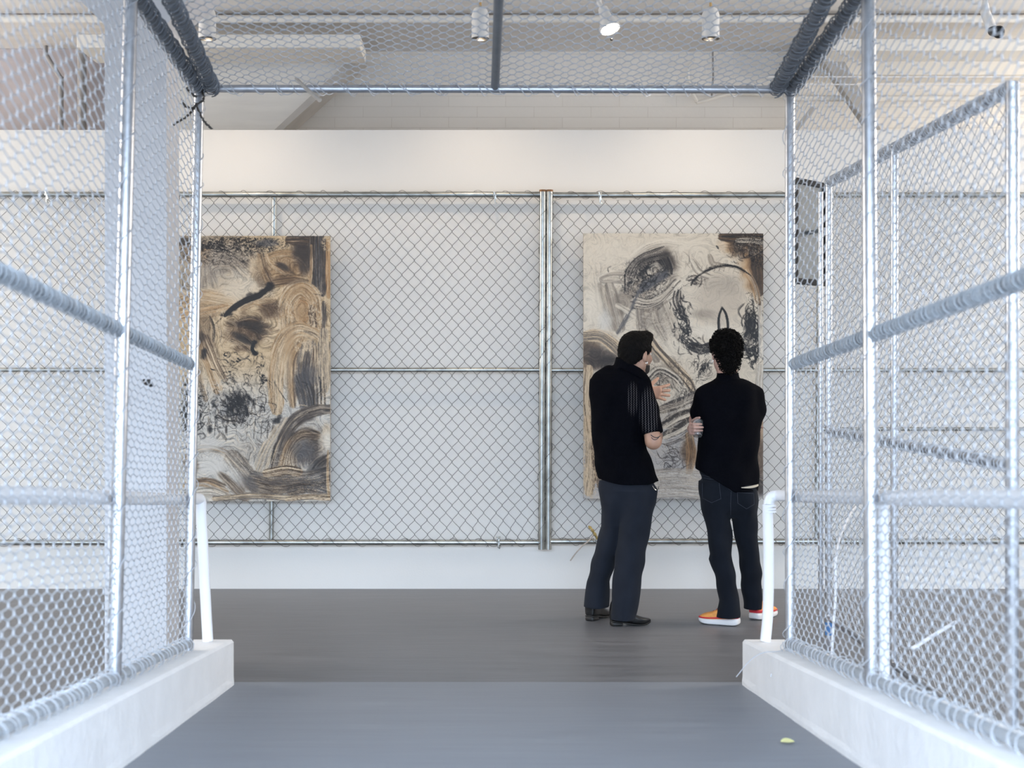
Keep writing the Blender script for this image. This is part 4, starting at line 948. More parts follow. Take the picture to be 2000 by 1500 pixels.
O(1214, 590, 26, 34, 'g', .6, .7); S('gl', 30, [(1190, 560), (1200, 600), (1210, 640)], .6, .35); S('lg', 20, [(1170, 560), (1176, 600), (1196, 640)], .5, .4, .5)
S('s', 9, [(1246, 572), (1232, 606), (1216, 634), (1206, 650)], .9, .5, .4)
S('up', 12, [(1206, 596), (1230, 610), (1252, 626)], .8, .6); O(1160, 600, 22, 40, 'u', .8); O(1180, 620, 14, 24, 'w', .7)
O(1280, 620, 46, 40, 'g', .55, .7); S('lg', 22, [(1250, 605), (1256, 650), (1282, 700)], .8, .4, con=4); S('g', 18, [(1278, 600), (1282, 630), (1298, 660)], .6, .4, .5); S('pg', 24, [(1300, 590), (1316, 630), (1330, 660)], .6, .4)
cv.marble(1285, 640, 50, 50, 'p', .7, 8, seed=115); S('cd', 18, [(1262, 650), (1290, 690), (1340, 740), (1360, 780)], .85, .45, con=4)
# pale oval on the right
O(1400, 590, 66, 64, 'p', .95, .15); O(1410, 560, 50, 34, 'l', .35); O(1380, 615, 34, 14, 'g', .35); O(1390, 645, 40, 16, 'u', .7)
for i in range(14): S('g', 2.5, [(1350 + i * 9, 536 - i * .6 * (10 - i) * .5), (1354 + i * 9, 524 - i * .6 * (10 - i) * .5)], .85)
S('k', 7, [(1350, 556), (1358, 543), (1380, 528), (1405, 520), (1435, 521), (1456, 532)], .8, .6, thr=.62, con=5); S('b', 2.5, [(1380, 524), (1410, 516), (1440, 522), (1468, 540), (1482, 566)], .85)
cv.scribble(1360, 548, 22, 12, 22, 'k', (2, 5), (6, 18), -.7, .5, .7, seed=21); S('d', 12, [(1356, 550), (1370, 546), (1384, 540)], .7, .5)
S('gu', 14, [(1352, 510), (1364, 530), (1384, 540)], .7, .6); S('pg', 12, [(1386, 500), (1392, 516), (1410, 520)], .6, .5); cv.scribble(1340, 520, 50, 30, 20, 'g', (1.2, 3), (14, 40), 1.4, .4, .5, seed=22)
S('uo', 12, [(1458, 530), (1474, 560), (1480, 590)], .6, .5); 
for i in range(3): S('lk', 6, [(1318 + i * 6, 570), (1316 + i * 7, 590), (1330 + i * 5, 618), (1342, 630)], .8, .7, con=4)
cv.scribble(1330, 625, 18, 46, 70, 'b', (1.5, 4), (8, 24), 1.3, .5, .8, seed=23); cv.scribble(1340, 655, 14, 30, 40, 'b', (1.5, 4), (8, 22), 1.2, .5, .85, seed=24)
cv.scribble(1352, 672, 24, 14, 30, 'k', (1.5, 4), (8, 24), .6, .4, .8, seed=25); S('kb', 20, [(1350, 676), (1370, 682), (1392, 676)], .9, .7, con=3); S('k', 3, [(1346, 660), (1352, 670), (1364, 674), (1386, 672)], .9)
cv.scribble(1368, 684, 20, 8, 30, 'u', (1, 2), (6, 16), 0, .4, .5, seed=26)
# small upright black loop
S('b', 5, [(1410, 600), (1404, 620), (1404, 646), (1408, 650), (1412, 650)], 1, thr=.9); S('b', 4, [(1410, 600), (1418, 614), (1421, 640), (1420, 650)], 1, thr=.9); S('b', 6, [(1404, 630), (1405, 642), (1412, 650)], .9, thr=.8)
# black mass at right
O(1462, 640, 12, 40, 'k', .5, 1.2); cv.scribble(1468, 640, 18, 50, 90, 'b', (2, 5), (14, 36), 1.7, .2, .85, seed=27); cv.scribble(1464, 680, 22, 26, 40, 'b', (2, 5), (8, 24), .3, .5, .85, seed=28); cv.scribble(1474, 690, 8, 24, 30, 'b', (2, 5), (10, 24), 1.5, .2, .9, seed=29)
S('k', 2.5, [(1456, 574), (1466, 572), (1472, 582)], .8); S('k', 2.5, [(1478, 590), (1480, 620), (1484, 650)], .8); S('uw', 10, [(1484, 600), (1486, 650), (1486, 700)], .7, .5)
# middle and lower
O(1150, 690, 36, 44, 'n', .8, .5); O(1175, 700, 50, 30, 'd', .8, .6, .4); S('cg', 24, [(1140, 656), (1175, 658), (1215, 690), (1240, 716)], .95, .45, con=5); S('c', 3, [(1142, 648), (1180, 646), (1210, 662)], .8)
O(1160, 700, 20, 26, 'd', .8, .6); O(1186, 706, 20, 18, 'k', .6, .7); S('nc', 20, [(1150, 720), (1146, 780), (1152, 840)], .85, .5, con=4); S('nc', 26, [(1150, 820), (1156, 880), (1150, 960)], .85, .5, con=4)
S('dn', 12, [(1166, 830), (1160, 880), (1170, 950)], .8, .6); cv.marble(1152, 900, 24, 90, 'c', .8, 5, seed=120, dirx=.4)
O(1300, 730, 40, 34, 'g', .5, .7); cv.scribble(1296, 740, 40, 40, 60, 'k', (1.2, 3), (14, 40), .8, .3, .6, seed=30); S('uk', 14, [(1262, 745), (1286, 722), (1316, 735), (1330, 750)], .8, .6, con=4)
cv.scribble(1374, 722, 18, 26, 60, 'b', (1.5, 4), (8, 24), 2.2, .3, .7, seed=31); O(1400, 740, 30, 30, 'p', .6); cv.scribble(1338, 770, 26, 40, 60, 'k', (1.5, 3), (14, 36), 1.5, .3, .6, seed=32)
S('pk', 20, [(1292, 800), (1330, 786), (1370, 768)], .8, .4, con=4); S('uk', 24, [(1296, 830), (1330, 812), (1366, 800)], .85, .4, con=4); S('k', 10, [(1300, 868), (1330, 856), (1356, 836)], .8, .5); S('uk', 20, [(1300, 850), (1330, 836), (1350, 820)], .8, .5, con=4)
O(1345, 880, 20, 34, 'n', .75, .5); S('no', 20, [(1346, 850), (1350, 890), (1346, 920)], .6, .4); cv.scribble(1310, 890, 26, 26, 50, 'k', (1.2, 3), (12, 34), .4, .3, .6, seed=33)
cv.scribble(1310, 910, 24, 14, 30, 'b', (1.2, 3), (8, 20), -.4, .3, .7, seed=34)
for y in range(920, 972, 5): S('wl', 8, [(1260, y + 3), (1310, y - 2), (1370, y + 2)], .6, .9, con=4)
O(1482, 830, 14, 60, 'o', .6, .5); O(1484, 900, 12, 60, 'n', .85, .5); O(1484, 950, 12, 30, 'd', .85, .5); S('lw', 22, [(1486, 720), (1484, 760), (1486, 800)], .7, .5)
cv.marble(1300, 800, 70, 90, 'u', .6, 8, seed=130, thr=.06); cv.marble(1300, 940, 80, 30, 'g', .45, 8, seed=131, thr=.05, dirx=3)
cv.grain(1230, 640, 90, 90, 'g', .45, 9, 60, 231); cv.grain(1180, 540, 60, 90, 'g', .3, 8, 70, 233); cv.grain(1300, 760, 90, 80, 'k', .4, 8, 50, 235, 1.4, .7); cv.grain(1410, 590, 70, 70, 'l', .5, 8, 60, 237, 1.2, .6); cv.grain(1150, 840, 30, 140, 'k', .45, 7, 40, 239, 1.6, .3)
cv.grain(1200, 490, 90, 40, 'p', .5, 8, 60, 241, .6, 1.6); cv.scribble(1450, 490, 40, 30, 40, 'b', (1.5, 4), (8, 24), .3, .5, .7, seed=310); cv.scribble(1265, 540, 44, 34, 50, 'b', (1.5, 4), (8, 20), -.6, .5, .7, seed=311); cv.scribble(1250, 560, 50, 34, 40, 'u', (1, 2.5), (8, 24), -.8, .6, .7, seed=312)
cv.comb(0.5, 12, 5, .5)
O(1195, 492, 76, 40, 'u', .6, .5); O(1158, 600, 24, 50, 'u', .6, .6); O(1182, 632, 20, 22, 'w', .5, .7); O(1340, 478, 60, 20, 'u', .5, .6)
O(1405, 600, 58, 52, 'p', .6, .3); O(1388, 648, 40, 16, 'u', .7, .5); O(1420, 556, 40, 22, 'l', .3, .8); O(1372, 614, 30, 12, 'g', .25, .8)
for i, r_ in enumerate((0, 9, 18)): S('lk', 5, [(1220 + r_ * .5, 572 - r_ * .5), (1224 + r_, 530 - r_ * .2), (1250 + r_ * .6, 500 + r_ * .5), (1296, 482 + r_)], .8, .8, con=4)
O(1300, 512, 22, 26, 'k', .55, .6); O(1262, 512, 26, 14, 'k', .45, .8, -.5); S('s', 20, [(1250, 566), (1276, 550), (1298, 536)], .85, .3, .4); O(1276, 526, 14, 8, 'p', .6, .6, -.4)
for i in range(3): S('kp', 6, [(1240, 582 + i * 8), (1264, 588 + i * 6), (1290, 580 + i * 5), (1312, 560 + i * 4)], .85, .5, con=5)
S('s', 8, [(1246, 572), (1232, 606), (1216, 634), (1206, 650)], .85, .5, .4); cv.scribble(1262, 540, 40, 30, 40, 'b', (2, 5), (6, 18), -.5, .6, .7, seed=411)
S('b', 4, [(1350, 556), (1360, 542), (1384, 527), (1412, 519), (1442, 522), (1466, 538)], .9, .7, thr=.8, con=5)
S('b', 5, [(1410, 602), (1405, 614), (1403, 630), (1404, 644), (1409, 651), (1416, 652), (1421, 644), (1421, 628), (1417, 612), (1411, 602)], 1, thr=.95)
cv.build('painting', DP, 0.035, 'abstract painting with a pale oval and black scrawls, behind the two people', 0.9, [(1151, 463), (1262, 462), (1189, 505)])
# ------------------------------------------------------------------ people: distance fields turned into one continuous surface
class Field:
    def __init__(s, lo, hi, h):
        s.lo = np.array(lo, float); s.h = h; s.n = np.ceil((np.array(hi) - s.lo) / h).astype(int) + 1
        s.D = np.full(tuple(s.n), 0.5, np.float32)
    def block(s, lo, hi):
        i0 = np.maximum(0, np.floor((np.array(lo) - s.lo) / s.h).astype(int)); i1 = np.minimum(s.n, np.ceil((np.array(hi) - s.lo) / s.h).astype(int) + 1)
        ax = [s.lo[k] + s.h * np.arange(i0[k], i1[k]) for k in range(3)]
        return tuple(slice(a, b) for a, b in zip(i0, i1)), ax[0][:, None, None].astype(np.float32), ax[1][None, :, None].astype(np.float32), ax[2][None, None, :].astype(np.float32)
    def add(s, fn, lo, hi, k=0.02, op='u'):
        pad = 0.03 + k
        if op == 'i': sl, X, Y, Z = s.block(s.lo, s.lo + s.n * s.h)
        else: sl, X, Y, Z = s.block(np.array(lo) - pad, np.array(hi) + pad)
        if min(X.size, Y.size, Z.size) < 1: return s
        d = fn(X, Y, Z); a = s.D[sl]
        if op == 'u':
            h = np.clip(0.5 + 0.5 * (a - d) / k, 0, 1); s.D[sl] = a * (1 - h) + d * h - k * h * (1 - h)
        elif op == 's':
            h = np.clip(0.5 - 0.5 * (a + d) / k, 0, 1); s.D[sl] = a * (1 - h) - d * h + k * h * (1 - h)
        elif op == 'i': s.D[sl] = np.maximum(a, d)
        return s
    def cap(s, a, b, ra, rb, k=0.02, op='u'):
        a = np.array(tuple(a), float); b = np.array(tuple(b), float); ab = b - a; L2 = ab @ ab + 1e-9
        def fn(X, Y, Z):
            t = np.clip(((X - a[0]) * ab[0] + (Y - a[1]) * ab[1] + (Z - a[2]) * ab[2]) / L2, 0, 1)
            return np.sqrt((X - a[0] - t * ab[0]) ** 2 + (Y - a[1] - t * ab[1]) ** 2 + (Z - a[2] - t * ab[2]) ** 2) - (ra + (rb - ra) * t)
        r = max(ra, rb); return s.add(fn, np.minimum(a, b) - r, np.maximum(a, b) + r, k, op)
    def ell(s, c, r, k=0.02, M=None, op='u'):
        c = np.array(tuple(c), float); r = np.array(r, float); Mx = np.eye(3) if M is None else np.array(M)   # rows: local axes
        def fn(X, Y, Z):
            x, y, z = X - c[0], Y - c[1], Z - c[2]
            q = [(Mx[i][0] * x + Mx[i][1] * y + Mx[i][2] * z) for i in range(3)]
            k0 = np.sqrt(sum((q[i] / r[i]) ** 2 for i in range(3))); k1 = np.sqrt(sum((q[i] / r[i] ** 2) ** 2 for i in range(3))) + 1e-6
            return k0 * (k0 - 1) / k1
        R_ = r.max(); return s.add(fn, c - R_, c + R_, k, op)
    def stack(s, rows, k=0.03, fold=None, op='u'):
        """rows: z, cx, cy, rx, ry (any order) : elliptical slices"""
        a = np.array(sorted(rows)); z = a[:, 0]
        def fn(X, Y, Z):
            zz = Z; cx, cy, rx, ry = [np.interp(zz, z, a[:, i]).astype(np.float32) for i in (1, 2, 3, 4)]
            q = np.sqrt(((X - cx) / rx) ** 2 + ((Y - cy) / ry) ** 2)
            d = (q - 1) * np.minimum(rx, ry)
            if fold is not None: d = d + fold(X, Y, Z)
            return np.maximum(d, np.maximum(z[0] - Z, Z - z[-1]))
        m = a[:, 3].max(); my = a[:, 4].max()
        return s.add(fn, (a[:, 1].min() - m, a[:, 2].min() - my, z[0]), (a[:, 1].max() + m, a[:, 2].max() + my, z[-1]), k, op)
    def plane(s, n, d0, k=None):
        n = np.array(n, float); n /= np.linalg.norm(n)
        return s.add(lambda X, Y, Z: n[0] * X + n[1] * Y + n[2] * Z - d0, None, None, op='i')
    def mesh(s, name):
        D = s.D; D[0] = D[-1] = 0.5; D[:, 0] = D[:, -1] = 0.5; D[:, :, 0] = D[:, :, -1] = 0.5
        I = D < 0; n = np.array(D.shape)
        cnt = np.zeros(tuple(n - 1), np.int8)
        for dx in (0, 1):
            for dy in (0, 1):
                for dz in (0, 1): cnt += I[dx:n[0]-1+dx, dy:n[1]-1+dy, dz:n[2]-1+dz]
        act = np.argwhere((cnt > 0) & (cnt < 8)); idx = np.full(tuple(n - 1), -1, np.int32); idx[tuple(act.T)] = np.arange(len(act))
        offs = np.array([(dx, dy, dz) for dx in (0, 1) for dy in (0, 1) for dz in (0, 1)])
        val = np.stack([D[tuple((act + o).T)] for o in offs], 1); acc = np.zeros((len(act), 3)); c = np.zeros(len(act))
        for a in range(8):
            for b in range(a + 1, 8):
                if np.abs(offs[a] - offs[b]).sum() != 1: continue
                va, vb = val[:, a], val[:, b]; m = (va < 0) != (vb < 0); t = np.where(m, va / np.where(m, va - vb, 1), 0)
                acc += m[:, None] * (offs[a] + t[:, None] * (offs[b] - offs[a])); c += m
        V = s.lo + s.h * (act + acc / np.maximum(c, 1)[:, None]); Fs = []
        for ax in range(3):
            o = [0, 0, 0]; o[ax] = 1
            A = I[:-1, :-1, :-1]; B = I[o[0]:n[0]-1+o[0], o[1]:n[1]-1+o[1], o[2]:n[2]-1+o[2]]
            e = np.argwhere(A != B); u, w = [(1, 2), (2, 0), (0, 1)][ax]
            e = e[(e[:, u] > 0) & (e[:, w] > 0)]; fl = A[tuple(e.T)]
            du = np.zeros(3, int); du[u] = 1; dw = np.zeros(3, int); dw[w] = 1
            q = np.stack([idx[tuple((e - du - dw).T)], idx[tuple((e - dw).T)], idx[tuple(e.T)], idx[tuple((e - du).T)]], 1)
            q = np.where(fl[:, None], q, q[:, ::-1]); Fs.append(q[(q >= 0).all(1)])
        return raw_mesh(name, V, np.concatenate(Fs))

def unit(v): v = np.array(tuple(v), float); return v / np.linalg.norm(v)

def hand(fd, wrist, d, pn, thumb_side, curl=(0.25, 0.25, 0.3, 0.35), spread=0.12, tcurl=0.2, tang=0.8, sc=1.0, k=0.006):
    """d: pointing direction, pn: palm normal (the side the fingers bend to), thumb_side: +1/-1 along side = d x pn"""
    w = np.array(tuple(wrist), float); d = unit(d); pn = unit(np.array(tuple(pn)) - d * np.dot(d, pn)); sd = np.cross(d, pn) * thumb_side
    fd.cap(w, w + d * 0.03 * sc, 0.027 * sc, 0.026 * sc, 0.02)
    for q, kn in ((0.026, 0.088), (0.010, 0.093), (-0.008, 0.090), (-0.024, 0.082)):
        fd.cap(w + d * 0.018 * sc + sd * q * 0.55 * sc, w + d * kn * sc + sd * q * sc, 0.0145 * sc, 0.0115 * sc, 0.014)
    L = ((0.040, 0.025, 0.020), (0.045, 0.029, 0.021), (0.041, 0.027, 0.020), (0.032, 0.021, 0.018))
    for i, (q, kn) in enumerate(((0.027, 0.088), (0.0095, 0.094), (-0.0085, 0.091), (-0.0255, 0.082))):
        p = w + (d * kn + sd * q) * sc; an = 0.0; sp = spread * (1.3 - 0.87 * i) ; dd = unit(d + sd * math.tan(sp))
        for j, l in enumerate(L[i]):
            an += curl[i] * (0.8, 1.1, 0.8)[j]; v = dd * math.cos(an) + pn * math.sin(an); q2 = p + v * l * sc
            r0, r1 = (0.0092, 0.0088, 0.0080)[j] * sc, (0.0088, 0.0080, 0.0066)[j] * sc
            fd.cap(p, q2, r0, r1, k if j == 0 else 0.002); p = q2
    p = w + (d * 0.022 + sd * 0.020 + pn * 0.004) * sc; v = unit(d * math.cos(tang) + sd * math.sin(tang) + pn * 0.25)
    for j, (l, r0, r1) in enumerate(((0.042, 0.0155, 0.0115), (0.030, 0.0108, 0.0098), (0.024, 0.0096, 0.0075))):
        q2 = p + v * l * sc; fd.cap(p, q2, r0 * sc, r1 * sc, 0.008 if j == 0 else 0.002); p = q2; v = unit(v + (pn * tcurl + d * tcurl * 0.6))

def head(fd, c, f, tilt=0.0):
    """c centre of skull, f facing direction (unit, horizontal); returns local axes rows (right, forward, up)"""
    f = unit(f); up = unit((0, 0, 1) + f * tilt * -1.0) if tilt else np.array([0, 0, 1.0]); f = unit(f - up * np.dot(f, up)); r = np.cross(f, up)
    M = [r, f, up]; L = lambda a, b, z: np.array(tuple(c)) + r * a + f * b + up * z
    fd.ell(L(0, -0.008, 0.018), (0.075, 0.094, 0.092), 0.01, M)                   # cranium
    fd.ell(L(0, 0.020, -0.045), (0.062, 0.070, 0.072), 0.03, M)                   # face
    fd.ell(L(0, 0.058, -0.098), (0.026, 0.026, 0.020), 0.025, M)                  # chin
    for s_ in (-1, 1):
        fd.cap(L(s_ * 0.052, 0.000, -0.070), L(s_ * 0.022, 0.058, -0.098), 0.018, 0.014, 0.02)   # jaw
        fd.ell(L(s_ * 0.040, 0.066, -0.034), (0.020, 0.018, 0.018), 0.02, M)       # cheek
        fd.ell(L(s_ * 0.031, 0.088, -0.004), (0.015, 0.012, 0.010), 0.008, M, op='s')   # eye socket
        fd.cap(L(s_ * 0.012, 0.090, 0.010), L(s_ * 0.044, 0.080, 0.012), 0.009, 0.007, 0.012)    # brow
        # ear: rim, bowl, lobe
        e = L(s_ * 0.076, -0.006, -0.012)
        Me = [unit(r + f * 0.35 * s_ * -1), unit(f + r * 0.35 * s_), up]
        fd.ell(e + up * 0.004, (0.008, 0.017, 0.029), 0.006, Me)
        fd.ell(e + r * s_ * 0.010 + up * 0.006 + f * 0.002, (0.006, 0.009, 0.016), 0.004, Me, op='s')
        fd.ell(e - up * 0.026 + f * 0.004, (0.006, 0.009, 0.010), 0.006, Me)
    fd.cap(L(0, 0.090, 0.002), L(0, 0.110, -0.036), 0.008, 0.011, 0.010)           # nose
    for s_ in (-1, 1): fd.ell(L(s_ * 0.012, 0.100, -0.040), (0.008, 0.010, 0.007), 0.006, M)
    fd.cap(L(-0.020, 0.084, -0.063), L(0.020, 0.084, -0.063), 0.006, 0.006, 0.006); fd.cap(L(-0.017, 0.083, -0.073), L(0.017, 0.083, -0.073), 0.007, 0.007, 0.006)
    return M, L

def skin_mat(name, c):
    m = mat(name, c, 0.5, noise=0.08, nscale=14, bump=0.06, bscale=160)
    b = m.node_tree.nodes['Principled BSDF']; b.inputs['Subsurface Weight'].default_value = 0.12; b.inputs['Subsurface Radius'].default_value = (0.02, 0.008, 0.004); b.inputs['Subsurface Scale'].default_value = 0.5
    return m
M_skin1 = skin_mat('tan_skin', (0.46, 0.27, 0.19)); M_skin2 = skin_mat('light_skin', (0.50, 0.31, 0.25))
M_hair = mat('black_hair', (0.005, 0.0045, 0.0045), 0.6, noise=0.3, nscale=60, bump=0.6, bscale=180)
M_hair.node_tree.nodes['Principled BSDF'].inputs['Specular IOR Level'].default_value = 0.08
M_beard = mat('dark_beard', (0.03, 0.02, 0.016), 0.7, bump=0.5, bscale=250)
M_eye = mat('eye_white', (0.7, 0.68, 0.65), 0.2)
M_silver = mat('silver_ring', (0.85, 0.85, 0.85), 0.15, 1.0)
def cloth(name, c, rough=0.9, bs=300, sheen=0.1, bump=0.3):
    m = mat(name, c, rough, noise=0.12, nscale=9, bump=bump, bscale=bs)
    m.node_tree.nodes['Principled BSDF'].inputs['Sheen Weight'].default_value = sheen; m.node_tree.nodes['Principled BSDF'].inputs['Specular IOR Level'].default_value = 0.06; return m
M_jumper = cloth('black_knit', (0.0018, 0.0021, 0.004), bs=220, sheen=0.0)
M_trouser = cloth('dark_slate_wool', (0.016, 0.019, 0.027), bs=500, sheen=0.05, bump=0.1)
M_denim = cloth('black_denim', (0.009, 0.011, 0.016), bs=600, sheen=0.05, bump=0.1)
M_seam = mat('denim_seam', (0.035, 0.04, 0.055), 0.9)
def lace_mat():
    """black shirt cloth; open zigzag knit rows let lighter skin tone through on the sleeve and shoulder blade"""
    m = cloth('black_openwork_shirt', (0.0018, 0.0021, 0.004), bs=260, sheen=0.0); nt = m.node_tree; b = nt.nodes['Principled BSDF']
    tc = nt.nodes['Texture Coordinate']; sep = nt.nodes.new('ShaderNodeSeparateXYZ'); nt.links.new(tc.outputs['Object'], sep.inputs[0])
    def mth(op, a, c=None, d=None):
        n = nt.nodes.new('ShaderNodeMath'); n.operation = op
        for i, v in enumerate((a, c, d)):
            if v is None: continue
            if isinstance(v, (int, float)): n.inputs[i].default_value = v
            else: nt.links.new(v, n.inputs[i])
        return n.outputs[0]
    # zigzag columns: bands in x bent by a triangle wave of z
    tri = mth('PINGPONG', mth('MULTIPLY', sep.outputs['Z'], 75.0), 0.5)
    xx = mth('ADD', mth('MULTIPLY', sep.outputs['X'], 62.0), mth('MULTIPLY', tri, 0.9))
    col_ = mth('PINGPONG', xx, 0.5)
    hole = mth('LESS_THAN', col_, 0.17)
    brk = mth('GREATER_THAN', mth('PINGPONG', mth('MULTIPLY', sep.outputs['Z'], 150.0), 0.5), 0.10)
    hole = mth('MULTIPLY', hole, brk)
    # the opaque parts: everything except the sleeve and a strip over the shoulder blade
    at = nt.nodes.new('ShaderNodeVertexColor'); at.layer_name = 'openwork'
    msk = nt.nodes.new('ShaderNodeSeparateColor'); nt.links.new(at.outputs['Color'], msk.inputs[0])
    fac = mth('MULTIPLY', hole, msk.outputs[0])
    mx = nt.nodes.new('ShaderNodeMixRGB'); nt.links.new(fac, mx.inputs['Fac'])
    src = b.inputs['Base Color'].links[0].from_socket; nt.links.new(src, mx.inputs[1]); mx.inputs[2].default_value = (0.085, 0.078, 0.082, 1)
    nt.links.new(mx.outputs[0], b.inputs['Base Color']); return m

def ring(name, c, axis, R0, r, m, parent, lab=None):
    q = Vector((0, 0, 1)).rotation_difference(Vector(tuple(axis))).to_matrix()
    pts = [Vector(tuple(c)) + q @ Vector((R0 * math.cos(t), R0 * math.sin(t), 0)) for t in np.linspace(0, 2 * math.pi, 25)]
    o = MB().tube(pts, r, 8, caps=False).build(name, m, parent)
    if lab: o['label'] = lab
    return o

def bounds(*pts, pad=0.1):
    a = np.array([tuple(p) for p in pts]); return a.min(0) - pad, a.max(0) + pad

def shoe(parent, heel, toe, w, up_h, m_up, m_sole, kind, lab=None, toe_lift=0.0):
    """lofted shoe: upper, sole and (boots) a heel block; heel and toe are floor points"""
    h = np.array(tuple(heel), float); t = np.array(tuple(toe), float); d = t - h; L = np.linalg.norm(d); d /= L; s_ = np.array([d[1], -d[0], 0])
    root = None
    def loft(name, us, ws, z0s, z1s, m, par, pw=0.75, flat=False, n=20):
        V = []; Fc = []
        for u, ww, z0, z1 in zip(us, ws, z0s, z1s):
            for k in range(n):
                a = 2 * math.pi * k / n; cx, sz = math.cos(a), math.sin(a)
                x = ww * math.copysign(abs(cx) ** (0.8 if not flat else 0.5), cx)
                zz = (z0 + z1) / 2 + (z1 - z0) / 2 * math.copysign(abs(sz) ** (pw if sz > 0 else 0.3), sz)
                V.append(h + d * (u * L) + s_ * x + np.array([0, 0, zz]))
        m_ = len(us)
        for i in range(m_ - 1):
            for k in range(n): k2 = (k + 1) % n; Fc.append((i*n+k, i*n+k2, (i+1)*n+k2, (i+1)*n+k))
        Fc.append(tuple(range(n))[::-1]); Fc.append(tuple((m_-1)*n + k for k in range(n)))
        me = bpy.data.meshes.new(name); me.from_pydata([tuple(v) for v in V], [], Fc); me.update()
        bm = bmesh.new(); bm.from_mesh(me); bmesh.ops.recalc_face_normals(bm, faces=bm.faces); bm.to_mesh(me); bm.free()
        me.polygons.foreach_set('use_smooth', np.ones(len(me.polygons), bool))
        o = link(name, me, m, par); md = o.modifiers.new('s', 'SUBSURF'); md.levels = 1; md.render_levels = 2; return o
    if kind == 'boot':
        us = [0.0, .02, .08, .2, .34, .48, .62, .76, .88, .96, 1.0]
        ws = [.020, .030, .036, .037, .034, .038, .043, .040, .027, .014, .006]
        top = [.10, .135, .150, .150, .128, .082, .060, .048, .040, .036, .030]
        bot = [.030, .028, .026, .024, .020, .013, .008, .007, .010, .016, .020]
        up = loft('boot_upper' if False else 'shoe', us, ws, bot, top, m_up, parent, .7)
        loft('sole', [0, .05, .2, .34, .5, .65, .8, .93, 1.005], [.022, .035, .039, .033, .038, .045, .040, .024, .008], [.024, .022, .018, .012, .002, .0, .0, .006, .014], [.034, .032, .030, .026, .014, .010, .010, .015, .023], m_sole, up, 1, True)
        loft('heel', [.0, .05, .18, .27, .285], [.020, .034, .036, .034, .030], [.0, 0, 0, 0, 0], [.027, .027, .026, .022, .018], m_sole, up, 1, True)
    else:
        us = [0.0, .03, .10, .22, .36, .50, .64, .78, .90, .97, 1.0]
        ws = [.018, .030, .037, .038, .037, .041, .046, .046, .040, .026, .012]
        top = [.080, .104, .112, .112, .104, .090, .072, .064, .056, .046, .036]
        bot = [.030, .028, .026, .026, .026, .026, .026, .026, .028, .030, .032]
        up = loft('shoe', us, ws, bot, top, m_up, parent, .8)
        o = loft('midsole', [-.05, 0, .1, .25, .4, .55, .7, .85, .96, 1.02], [.020, .036, .044, .044, .042, .046, .051, .049, .038, .016], [.014, .004, 0, 0, 0, 0, 0, .002, .010, .020], [.040, .046, .046, .044, .040, .038, .036, .036, .036, .034], m_sole, up, 1, True); o['label'] = 'white thick midsole'
        o = loft('sole_stripe', [-.03, .02, .12, .3, .5, .7, .88, .98, 1.01], [.022, .037, .0445, .0435, .046, .0505, .047, .033, .017], [.040, .042, .042, .039, .036, .033, .032, .034, .034], [.056, .062, .062, .056, .048, .044, .044, .044, .042], M_redband, up, 1, True); o['label'] = 'red band'
        mb = MB()
        for u in (.45, .54, .63):
            c = h + d * u * L + np.array([0, 0, np.interp(u, us, top) + 0.002])
            mb.tube([c - s_ * 0.018 - np.array([0, 0, .006]), c, c + s_ * 0.018 - np.array([0, 0, .006])], 0.0028, 6)
        mb.build('laces', M_lace, up)
    if lab: up['label'] = lab
    return up
M_boot = mat('black_boot_leather', (0.010, 0.010, 0.011), 0.28, bump=0.1, bscale=40)
M_bsole = mat('black_boot_sole', (0.012, 0.011, 0.011), 0.5)
M_orange = mat('orange_trainer_mesh', (0.80, 0.33, 0.08), 0.7, noise=0.15, nscale=30, bump=0.2, bscale=300)
M_redband = mat('red_trainer_band', (0.62, 0.03, 0.05), 0.5)
M_whitesole = mat('white_trainer_foam', (0.72, 0.70, 0.70), 0.6)
M_lace = mat('dark_red_lace', (0.35, 0.04, 0.05), 0.8)

def leg_field(fd, L, R, hip, k=0.03, fold=None):
    fd.stack(L, k, fold); fd.stack(R, k, fold); fd.stack(hip, k, fold)

# =================================================== person on the left
d1 = 8.27; s1 = F / d1
W1 = lambda px, py, dd=0.0: P(px, py, d1) + Vector((0, dd, 0))
def row(py, l, r, y, ry, dd=0.0): a = P(l, py, d1); b = P(r, py, d1); return (a.z, (a.x + b.x) / 2, d1 + y, (b.x - a.x) / 2, ry)
g1 = empty('person', W1(1215, 1221), 'person in a black openwork short-sleeved shirt and slate trousers, gesturing at the painting', 'person')
hc = np.array(tuple(W1(1242, 690, 0.0))); face1 = unit((0.78, 0.62, -0.03))
fd = Field(tuple(W1(1140, 1225, -0.30)), tuple(W1(1325, 636, 0.50)), 0.0042)
M1, L1 = head(fd, hc, face1)
fd.cap(W1(1233, 745, .0), W1(1240, 700, .0), 0.062, 0.056, 0.03)                       # neck
fd.stack([row(760, 1178, 1248, .0, .08), row(740, 1205, 1246, .0, .06), row(800, 1174, 1242, .0, .09), row(900, 1182, 1242, .0, .09), row(960, 1184, 1258, .0, .09)], 0.03)
